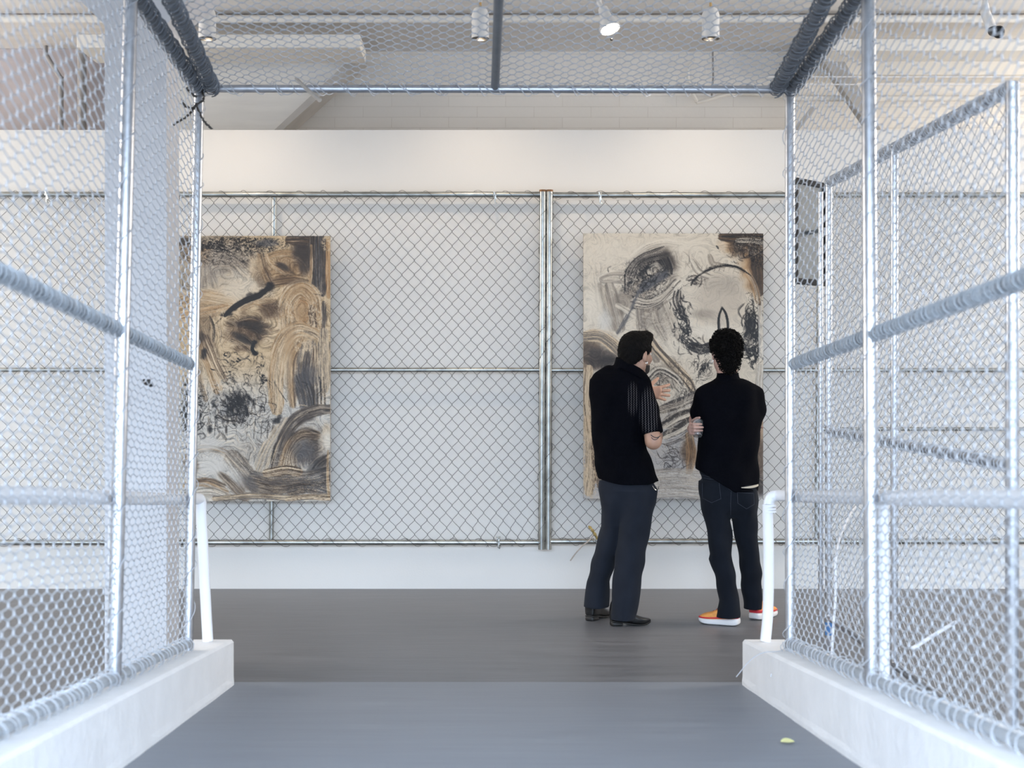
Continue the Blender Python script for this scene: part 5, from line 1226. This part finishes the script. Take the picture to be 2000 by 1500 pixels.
# right arm (near the viewer) bent, left arm reaching across in front
rs, re_, rw = W1(1254, 757, -.02), W1(1272, 860, -.10), W1(1288, 838, .14)
fd.cap(rs, lerp(rs, re_, .6), .054, .054, .03); fd.cap(lerp(rs, re_, .6), re_, .053, .041, .02); fd.cap(re_, lerp(re_, rw, .35), .041, .044, .03); fd.cap(lerp(re_, rw, .35), rw, .043, .028, .02)
hand(fd, rw, (-.35, .85, .25), (-.8, -.3, 0), 1, (.35, .35, .4, .4))
ls, le, lw = W1(1180, 757, .02), W1(1190, 832, .17), W1(1268, 768, .30)
fd.cap(ls, le, .050, .042, .03); fd.cap(le, lerp(le, lw, .4), .042, .041, .02); fd.cap(lerp(le, lw, .4), lw, .041, .027, .02)
hand(fd, lw, (.98, .16, -.04), (.05, .95, .05), 1, (.28, .22, .25, .32), 0.20, .15, .75, 1.08)
# legs inside the trousers
for pts_ in ((W1(1198, 960, .02), W1(1196, 1035, .05), W1(1185, 1080, .058), W1(1171, 1140, .085), W1(1163, 1180, .10)), (W1(1242, 960, -.01), W1(1238, 1035, -.03), W1(1230, 1080, -.038), W1(1219, 1150, -.065), W1(1209, 1186, -.07))):
    for (a_, b_), (r0_, r1_) in zip(zip(pts_[:-1], pts_[1:]), ((.058, .046), (.046, .040), (.040, .044), (.044, .033))): fd.cap(a_, b_, r0_, r1_, .01)
link('body', fd.mesh('body'), M_skin1, g1)
# eyes
for s_ in (-1, 1):
    bm = bmesh.new(); bmesh.ops.create_uvsphere(bm, u_segments=16, v_segments=10, radius=0.0115); me = bpy.data.meshes.new('eye'); bm.to_mesh(me); bm.free()
    o = link('eye', me, M_eye, g1); o.location += Vector(tuple(L1(s_ * 0.031, 0.078, -0.004)))
# hair: short, fuller on top, swept forward
def hair_noise(amp, sc, seed=0):
    def f(X, Y, Z): return amp * (np.sin(X * sc + 3 * np.sin(Z * sc * .7 + seed)) * np.sin(Y * sc * 1.1 + seed) + 0.6 * np.sin(Z * sc * 1.7 + 2 * np.sin(X * sc * 1.3)) * np.sin((X + Y) * sc * 1.9))
    return f
fh = Field(hc - 0.18, hc + 0.18, 0.0035)
HM = [((0, -0.010, 0.022), (0.086, 0.106, 0.100)), ((0, 0.010, 0.078), (0.074, 0.088, 0.048)), ((0.0, 0.070, 0.098), (0.056, 0.040, 0.030)), ((0, -0.058, -0.030), (0.064, 0.044, 0.060))]
for c_, r_ in HM: fh.ell(L1(*c_), r_, 0.025, M1)
nz = hair_noise(0.0018, 95, 1)
sl, X, Y, Z = fh.block(fh.lo, fh.lo + fh.n * fh.h); fh.D[sl] += nz(X, Y, Z).astype(np.float32)
c0 = L1(0, 0.0, -0.024); nn = -(np.array(M1[2]) - np.array(M1[1]) * 0.62); fh.plane(nn, float(np.dot(unit(nn), c0)))
for s_ in (-1, 1): fh.ell(L1(s_ * 0.088, 0.004, -0.024), (0.022, 0.026, 0.036), 0.006, M1, op='s')
hm = fh.mesh('hair'); link('hair', hm, M_hair, g1)
def strands(hm, n, M, C, ln, rad, seed, lift=.25, down=.7, curl=0.0, fwd=0.4, rnd=.35):
    """short locks growing from the hair surface"""
    g = np.random.default_rng(seed); nv = len(hm.vertices); mb = MB()
    for vi in g.integers(0, nv, n):
        v = hm.vertices[int(vi)]; p = np.array(v.co); nrm_ = np.array(v.normal); rel = p - C
        h_ = float(np.dot(rel, M[2]))
        if float(np.dot(nrm_, rel)) < 0: nrm_ = -nrm_
        dr = -np.array(M[2]) * down + np.array(M[1]) * fwd * (1.0 if h_ > .05 else .1) + g.normal(0, rnd, 3)
        dr = dr - nrm_ * np.dot(dr, nrm_); dr = unit(dr + 1e-6) * (1 - lift) + nrm_ * lift; L_ = ln * g.uniform(.6, 1.2)
        if curl:
            tn = unit(np.cross(nrm_, g.normal(0, 1, 3))); R_ = curl * g.uniform(.7, 1.3)
            pts = [p + nrm_ * (R_ * (1 - math.cos(a)) - .001) + tn * R_ * math.sin(a) + dr * a * .0015 for a in np.linspace(0, 4.8, 8)]
            mb.tube(pts, [rad] * 6 + [rad * .7, rad * .3], 4, caps=False)
        else:
            pts = [p - nrm_ * .002, p + dr * L_ * .5, p + dr * L_ - nrm_ * L_ * .22]
            mb.tube(pts, [rad, rad * .8, rad * .25], 4, caps=False)
    return mb
strands(hm, 2600, M1, hc, .012, .0012, 3, lift=.12, down=.6, rnd=.15).build('loose_hair', M_hair, g1)
fb = Field(hc - 0.16, hc + 0.14, 0.004)
fb.ell(L1(0, 0.022, -0.056), (0.0650, 0.071, 0.066), 0.02, M1); fb.ell(L1(0, 0.058, -0.098), (0.032, 0.032, 0.028), 0.02, M1)
for s_ in (-1, 1): fb.cap(L1(s_ * 0.056, 0.004, -0.066), L1(s_ * 0.024, 0.058, -0.098), 0.0185, .016, .02)
fb.plane(M1[2], float(np.dot(M1[2], L1(0, 0, -0.068)))); fb.plane(-np.array(M1[1]), float(np.dot(-np.array(M1[1]), L1(0, 0.016, 0))))
link('beard', fb.mesh('beard'), M_beard, g1)
eL = L1(0.083, 0.004, -0.052)
ring('earring', eL - np.array([0, 0, 0.004]), unit(np.array(M1[0]) * .25 + np.array(M1[1]) * .75 + np.array([.2, 0, 0])), 0.0105, 0.0024, M_silver, g1, 'silver hoop earring')

# shirt
def folds(amp, pts):
    def f(X, Y, Z):
        d = 0
        for (kx, ky, kz, ph, sx) in pts: d = d + np.sin(kx * X + ky * Y + kz * Z + ph + 1.5 * np.sin(sx * Z + ph))
        return amp * d
    return f
fo = folds(0.0022, [(38, 22, 9, .4, 7), (14, -30, 26, 2, 11), (60, 10, -18, 4, 5)])
fs = Field(tuple(W1(1130, 975, -0.30)), tuple(W1(1312, 690, 0.34)), 0.005)
fs.cap(W1(1250, 754, -.01), W1(1262, 800, -.05), .066, .066, .03); fs.cap(W1(1262, 800, -.05), W1(1271, 850, -.09), .064, .065, .02)
n_ = unit(re_ - rs); cc = np.array(tuple(lerp(rs, re_, .86)))
fs.add(lambda X, Y, Z: -((X - cc[0]) * n_[0] + (Y - cc[1]) * n_[1] + (Z - cc[2]) * n_[2]), cc - .12, cc + .12, 0.003, op='s')
fs.cap(ls, lerp(ls, le, .75), .064, .064, .03); fs.cap(W1(1174, 738, .0), W1(1190, 730, .0), .045, .05, .03)
fs.stack([row(722, 1184, 1252, .0, .060), row(730, 1166, 1258, .0, .085), row(742, 1155, 1264, .0, .105), row(770, 1152, 1262, .0, .125), row(810, 1154, 1258, .0, .130), row(860, 1158, 1260, .01, .130), row(900, 1163, 1272, .01, .130),
          row(935, 1167, 1286, .01, .135), row(960, 1168, 1294, .01, .137)], 0.022, fo)
fs.ell(W1(1208, 721, -.01), (.034, .055, .022), .02)
zc = W1(0, 944).z
fs.add(lambda X, Y, Z: zc + 0.030 * np.clip((W1(1215, 0).x - X) / 0.14, 0, 1.2) ** 1.5 + 0.012 * np.clip((X - W1(1262, 0).x) / 0.06, 0, 1) - Z, None, None, op='i')
# collar standing round the neck, open at the front
ax_c = W1(1231, 723, .0)
def collar(X, Y, Z):
    x = X - ax_c.x; y = Y - ax_c.y; z = Z - (ax_c.z - 0.50 * x + 0.026)
    rr_ = np.sqrt((x / 1.0) ** 2 + (y / 1.0) ** 2); tgt = 0.078 - 0.25 * (z + 0.0)
    return np.maximum(np.abs(rr_ - tgt + .004) - 0.010, np.maximum(-z - 0.045, z - 0.012))
fs.add(collar, np.array(tuple(ax_c)) - .12, np.array(tuple(ax_c)) + .12, 0.012)
me = fs.mesh('shirt')
co = np.empty(len(me.vertices) * 3, np.float32); me.vertices.foreach_get('co', co); co = co.reshape(-1, 3)
px_ = CX + co[:, 0] / co[:, 1] * F; py_ = HY - (co[:, 2] - EYE) / co[:, 1] * F
def blob(x, y, z, c, r): return np.clip(1.25 - np.sqrt(((x - c[0]) / r[0]) ** 2 + ((y - c[1]) / r[1]) ** 2 + ((z - c[2]) / r[2]) ** 2), 0, 1)
q = W1(1264, 805, -.06); q2 = W1(1232, 778, -.10)
mk = np.clip(blob(co[:, 0], co[:, 1], co[:, 2], q, (.050, .16, .125)) * 3, 0, 1) * 1.0 + np.clip(blob(co[:, 0], co[:, 1], co[:, 2], q2, (.032, .12, .085)) * 2.0, 0, .8)
at = me.color_attributes.new('openwork', 'FLOAT_COLOR', 'POINT'); at.data.foreach_set('color', np.stack([mk] * 3 + [np.ones_like(mk)], 1).clip(0, 1).astype(np.float32).ravel())
link('shirt', me, lace_mat(), g1)

# trousers
cf = folds(0.0028, [(30, 16, 14, .4, 9), (10, -22, 30, 2, 12), (52, 12, -10, 4, 6)])
ft = Field(tuple(W1(1130, 1215, -0.30)), tuple(W1(1300, 915, 0.35)), 0.0055)
ft.stack([row(1190, 1142, 1192, .09, .085), row(1140, 1148, 1194, .085, .082), row(1095, 1157, 1204, .06, .085), row(1060, 1168, 1212, .05, .09), row(1031, 1177, 1216, .05, .09), row(990, 1175, 1218, .035, .095), row(955, 1171, 1222, .02, .105), row(940, 1171, 1220, .02, .09)], 0.015, cf)
ft.stack([row(1204, 1189, 1239, -.075, .088), row(1158, 1191, 1247, -.065, .085), row(1107, 1196, 1256, -.045, .082), row(1051, 1206, 1264, -.03, .09), row(1031, 1208, 1267, -.03, .095), row(981, 1208, 1279, -.02, .105), row(955, 1205, 1280, -.01, .11), row(945, 1205, 1270, -.01, .09)], 0.015, cf)
ft.stack([row(1022, 1200, 1256, .0, .05), row(1000, 1184, 1270, .0, .085), row(985, 1175, 1278, .0, .10), row(958, 1170, 1280, .0, .112), row(945, 1171, 1274, .0, .10), row(925, 1182, 1265, .0, .09)], 0.025, cf)
link('trousers', ft.mesh('trousers'), M_trouser, g1)
shoe(g1, P(1150, 1214, 8.34).xy.to_3d() + Vector((0, 0, .001)), P(1150, 1214, 8.34).xy.to_3d() + Vector((.135, .215, .001)), .04, .1, M_boot, M_bsole, 'boot')
a = P(1192, 1222, 8.19); shoe(g1, Vector((a.x, 8.20, .001)), Vector((a.x + .238, 8.245, .001)), .04, .1, M_boot, M_bsole, 'boot')
ch = spline([W1(1270, 946, -.10), W1(1275, 953, -.105), W1(1281, 954, -.09), W1(1284, 947, -.07)], 5)
MB().tube(ch, 0.0018, 5).tube([W1(1283, 948, -.07), W1(1283.5, 958, -.07)], 0.0016, 5).build('belt_chain', M_silver, g1)
mb = MB()
mb.tube(spline([W1(1265, 847, -.147), W1(1271, 851, -.149), W1(1278, 852, -.144), W1(1284, 849, -.133)], 4), 0.0022, 5).tube(spline([W1(1266, 852, -.148), W1(1271, 856, -.149), W1(1277, 855, -.145), W1(1282, 850, -.137)], 4), 0.0018, 5)
o = mb.build('tattoo', mat('tattoo_ink', (0.03, 0.04, 0.05), 0.8), g1)
ring('finger_ring', np.array(tuple(lw)) + np.array([.118, .018, .008]), (1, .1, 0), .0092, .0016, M_silver, g1)

# =================================================== person on the right
d2 = 8.25
d1_keep = d1
def row(py, l, r, y, ry, dd=0.0): a = P(l, py, d2); b = P(r, py, d2); return (a.z, (a.x + b.x) / 2, d2 + y, (b.x - a.x) / 2, ry)
W2 = lambda px, py, dd=0.0: P(px, py, d2) + Vector((0, dd, 0))
g2 = empty('person', W2(1430, 1218), 'person with curly black hair in a black jumper, dark jeans and orange trainers, arms folded', 'person')
hc = np.array(tuple(W2(1418, 686, 0.0))); face2 = unit((-0.12, 0.99, 0.03))
fd = Field(tuple(W2(1330, 1222, -0.25)), tuple(W2(1505, 636, 0.42)), 0.0042)
M2, L2 = head(fd, hc, face2)
fd.cap(W2(1421, 748, -.0), W2(1419, 705, .0), 0.060, 0.054, 0.03)
fd.stack([row(745, 1395, 1450, .0, .07), row(770, 1380, 1465, .0, .09), row(850, 1380, 1468, .0, .09), row(960, 1384, 1462, .0, .07)], 0.03)
ls, le, lw = W2(1374, 772, .0), W2(1366, 822, .11), W2(1440, 836, .20)
fd.cap(ls, le, .044, .038, .03); fd.cap(le, lw, .040, .028, .02)
hand(fd, lw, (.95, .1, .05), (-.1, -.9, 0), 1, (.3, .3, .3, .3))
rs, re_, rw = W2(1470, 772, .0), W2(1472, 845, .12), W2(1355, 838, .045)
rk = W2(1376, 840, .16)
fd.cap(rs, re_, .046, .042, .03); fd.cap(re_, lerp(re_, rk, .5), .042, .040, .02); fd.cap(lerp(re_, rk, .5), rk, .040, .032, .02); fd.cap(rk, rw, .032, .027, .03)
hand(fd, rw, (-.26, -.96, .02), (.97, -.2, .02), 1, (.72, .80, .86, .92), .03, .9, .8, .98)
for pts_ in ((W2(1400, 965, .0), W2(1404, 1035, .0), W2(1407, 1085, -.01), W2(1415, 1130, -.02), W2(1422, 1186, -.03)), (W2(1450, 965, .0), W2(1458, 1035, .02), W2(1466, 1085, .03), W2(1469, 1130, .045), W2(1472, 1174, .065))):
    for (a_, b_), (r0_, r1_) in zip(zip(pts_[:-1], pts_[1:]), ((.058, .048), (.048, .040), (.040, .042), (.042, .032))): fd.cap(a_, b_, r0_, r1_, .008)
link('body', fd.mesh('body'), M_skin2, g2)
for s_ in (-1, 1):
    bm = bmesh.new(); bmesh.ops.create_uvsphere(bm, u_segments=16, v_segments=10, radius=0.0115); me = bpy.data.meshes.new('eye'); bm.to_mesh(me); bm.free()
    o = link('eye', me, M_eye, g2); o.location += Vector(tuple(L2(s_ * 0.031, 0.078, -0.004)))
# curly hair
fh = Field(hc - 0.19, hc + 0.17, 0.0035)
fh.ell(L2(0, -0.010, 0.026), (0.079, 0.104, 0.090), 0.02, M2); fh.ell(L2(0, -0.066, -0.040), (0.060, 0.040, 0.060), 0.03, M2); fh.ell(L2(0, -0.072, -0.090), (0.044, 0.026, 0.034), 0.02, M2)
rr = random.Random(9)
for i in range(330):
    th = rr.uniform(0, 2 * math.pi); ph = math.acos(rr.uniform(-0.75, 1)); v = (math.sin(ph) * math.cos(th), math.sin(ph) * math.sin(th), math.cos(ph))
    zz = 0.026 + v[2] * 0.088
    if v[1] > 0.2 and zz < 0.05: continue
    q = L2(v[0] * 0.078, -0.010 + v[1] * 0.103, zz); r_ = rr.uniform(0.006, 0.011); fh.ell(q, (r_, r_, r_), 0.004)
c0 = L2(0, 0, -0.034); nn = -(np.array(M2[2]) - np.array(M2[1]) * 1.35); fh.plane(nn, float(np.dot(unit(nn), c0)))
for s_ in (-1, 1): fh.ell(L2(s_ * 0.086, 0.006, -0.030), (0.020, 0.030, 0.040), 0.006, M2, op='s')
hm = fh.mesh('hair'); link('hair', hm, M_hair, g2)
strands(hm, 1500, M2, hc, .02, .0021, 8, lift=.5, curl=.0065).build('curls', M_hair, g2)
eL = L2(-0.084, 0.004, -0.052); ring('earring', eL + np.array([0, -.004, -.006]), (.5, .8, .2), 0.0085, 0.0022, M_silver, g2, 'small silver hoop earring')
# jumper
fo = folds(0.0022, [(34, 20, 12, .9, 7), (10, -26, 30, 2.6, 9), (50, 14, -22, 5, 6)])
fs = Field(tuple(W2(1330, 985, -0.25)), tuple(W2(1510, 715, 0.34)), 0.005)
fs.stack([row(739, 1394, 1450, .0, .066), row(743, 1389, 1460, .0, .072), row(750, 1378, 1474, .0, .095), row(760, 1368, 1484, .0, .110), row(780, 1362, 1488, .0, .122), row(820, 1362, 1488, .01, .125), row(850, 1363, 1486, .01, .125), row(880, 1364, 1484, .01, .125),
          row(905, 1358, 1482, .01, .130), row(935, 1357, 1481, .01, .136), row(975, 1364, 1481, .01, .136)], 0.03, fo)
fs.cap(W2(1374, 774, .0), W2(1370, 806, .06), .050, .050, .03); fs.cap(W2(1370, 806, .06), W2(1375, 820, .14), .050, .046, .03)
fs.cap(W2(1474, 772, .0), W2(1479, 800, .03), .050, .050, .03); fs.cap(W2(1479, 800, .03), W2(1470, 850, .13), .050, .046, .03); fs.cap(W2(1470, 850, .13), W2(1420, 842, .20), .048, .044, .03)
fs.stack([row(728, 1401, 1442, .0, .063), row(733, 1400, 1443, .0, .065), row(750, 1397, 1447, .0, .070)], 0.006)
x0_, x1_ = W2(1357, 0).x, W2(1428, 0).x; zA, zB = W2(0, 914).z, W2(0, 958).z
fs.add(lambda X, Y, Z: zA + (zB - zA) * np.clip((X - x0_) / (x1_ - x0_), 0, 1) ** 1.0 + 0 * Y - Z, None, None, op='i')
link('jumper', fs.mesh('jumper'), M_jumper, g2)
# collar rib
pts = [W2(1421.5, 729.5, 0) + Vector((0.058 * math.cos(a), 0.061 * math.sin(a), 0.004 * math.sin(a))) for a in np.linspace(0, 2 * math.pi, 33)]
MB().tube(pts, [0.005] * 33, 8, caps=False).build('collar', M_jumper, g2)
# light strip of undershirt under the hem
a_, b_ = W2(1440, 948), W2(1479, 946); cxx = (W2(1357, 0).x + W2(1481, 0).x) / 2; rx_ = (W2(1481, 0).x - W2(1357, 0).x) / 2
V = []; Fc = []; n = 16
for i in range(n + 1):
    x = a_.x + (b_.x - a_.x) * i / n - 0.001; t = (x - cxx) / rx_; y = d2 + .01 - .139 * math.sqrt(max(0.0, 1 - t * t)) - 0.012
    hgt = 0.008 * math.sin(math.pi * (0.08 + .6 * i / n)); z = W2(0, 948.5 - 3.0 * (i / n) ** 2).z
    V += [(x, y, z - hgt), (x, y, z + hgt * .6), (x, y + .02, z + hgt * .6), (x, y + .02, z - hgt)]
for i in range(n):
    for k in range(4): k2 = (k + 1) % 4; Fc.append((i*4+k, i*4+k2, i*4+4+k2, i*4+4+k))
me = bpy.data.meshes.new('undershirt'); me.from_pydata(V, [], Fc); me.update(); link('undershirt', me, mat('cream_cotton', (0.50, 0.45, 0.37), 0.9), g2)['label'] = 'cream strip at the hem'
# jeans
jf = folds(0.0028, [(30, 16, 20, 1.4, 9), (10, -22, 34, 3, 12), (52, 12, -14, 5, 6)])
ft = Field(tuple(W2(1340, 1212, -0.28)), tuple(W2(1510, 905, 0.32)), 0.0055)
ft.stack([row(1203, 1396, 1444, -.03, .078), row(1195, 1397, 1444, -.03, .076), row(1171, 1402, 1441, -.03, .068), row(1120, 1393, 1435, -.02, .066), row(1092, 1385, 1430, -.01, .070), row(1082, 1387, 1428, -.01, .070), row(1039, 1381, 1428, .0, .078), row(1011, 1375, 1427, .0, .085), row(981, 1370, 1428, .0, .095), row(940, 1364, 1426, .0, .10)], 0.012, jf)
ft.stack([row(1192, 1455, 1491, .06, .072), row(1183, 1455, 1491, .06, .070), row(1158, 1452, 1489, .055, .064), row(1122, 1449, 1489, .04, .064), row(1092, 1445, 1487, .03, .068), row(1044, 1437, 1480, .02, .078), row(1006, 1429, 1480, .01, .088), row(975, 1424, 1481, .0, .10), row(945, 1424, 1474, .0, .104)], 0.012, jf)
ft.stack([row(1010, 1400, 1458, .0, .05), row(995, 1382, 1474, .0, .085), row(965, 1368, 1480, .0, .112), row(945, 1368, 1475, .0, .108), row(920, 1366, 1472, .0, .102)], 0.025, jf)
jm = ft.mesh('jeans'); jeans = link('jeans', jm, M_denim, g2)
# pockets and seams drawn as raised stitching that follows the cloth
from mathutils.bvhtree import BVHTree
bvh = BVHTree.FromPolygons([v.co.copy() for v in jm.vertices], [tuple(p.vertices) for p in jm.polygons])
def onto(px, py):
    o = Vector((0, 0, EYE)); q = P(px, py, 8.0) - o; hit = bvh.ray_cast(o, q.normalized())
    return hit[0] if hit[0] is not None else None
def seam(name, pts, parent, closed=False):
    q = [onto(*p) for p in (np.array(spline([(a, b) for a, b in pts], 1)) if False else pts)]
    q2 = []
    for (a, b), (c, d) in zip(pts[:-1], pts[1:]):
        for t in np.linspace(0, 1, 8):
            h_ = onto(a + (c - a) * t, b + (d - b) * t)
            if h_ is not None: q2.append(h_ + Vector((0, -0.0008, 0)))
    if len(q2) > 3:
        return MB().tube([tuple(v + Vector((0, 0, 1e-5 * i))) for i, v in enumerate(q2)], 0.0012, 5).build(name, M_seam, parent)
seam('pocket', [(1371, 933), (1404, 938), (1408, 974), (1390, 982), (1372, 973), (1371, 933)], jeans)
seam('pocket', [(1440, 962), (1472, 964), (1473, 985), (1458, 994), (1441, 983), (1440, 962)], jeans)
seam('seam', [(1428, 961), (1427, 985), (1427, 1006)], jeans)
seam('seam', [(1366, 926), (1400, 936), (1430, 960)], jeans)
a = P(1441, 1220, 8.21)
shoe(g2, Vector((a.x, 8.20, .001)), Vector((a.x - .205, 8.30, .001)), .04, .1, M_orange, M_whitesole, 'trainer', 'orange trainer with red band')
a = P(1468, 1207, 8.42)
shoe(g2, Vector((a.x + .005, 8.38, .001)), Vector((a.x + .155, 8.56, .001)), .04, .1, M_orange, M_whitesole, 'trainer', 'orange trainer with red band')

# clear plastic cup in the right person's hand
cax = Vector((0.06, 0.42, 0.90)).normalized(); cc_ = W2(1359.5, 851, -.060)
m = bpy.data.materials.new('clear_plastic'); m.use_nodes = True; b = m.node_tree.nodes['Principled BSDF']
b.inputs['Transmission Weight'].default_value = 0.95; b.inputs['Roughness'].default_value = 0.08; b.inputs['IOR'].default_value = 1.35; b.inputs['Base Color'].default_value = (0.96, 0.97, 0.98, 1)
c_ = lathe('plastic_cup', [(0, 0), (0.024, 0), (0.026, 0.003), (0.036, 0.088), (0.0375, 0.090), (0.0365, 0.0915), (0.0345, 0.088), (0.0245, 0.005), (0, 0.004)], m, None, 32, cc_, cax)
tag(c_, 'clear plastic cup held low at the left side of the person in the black jumper', 'cup')
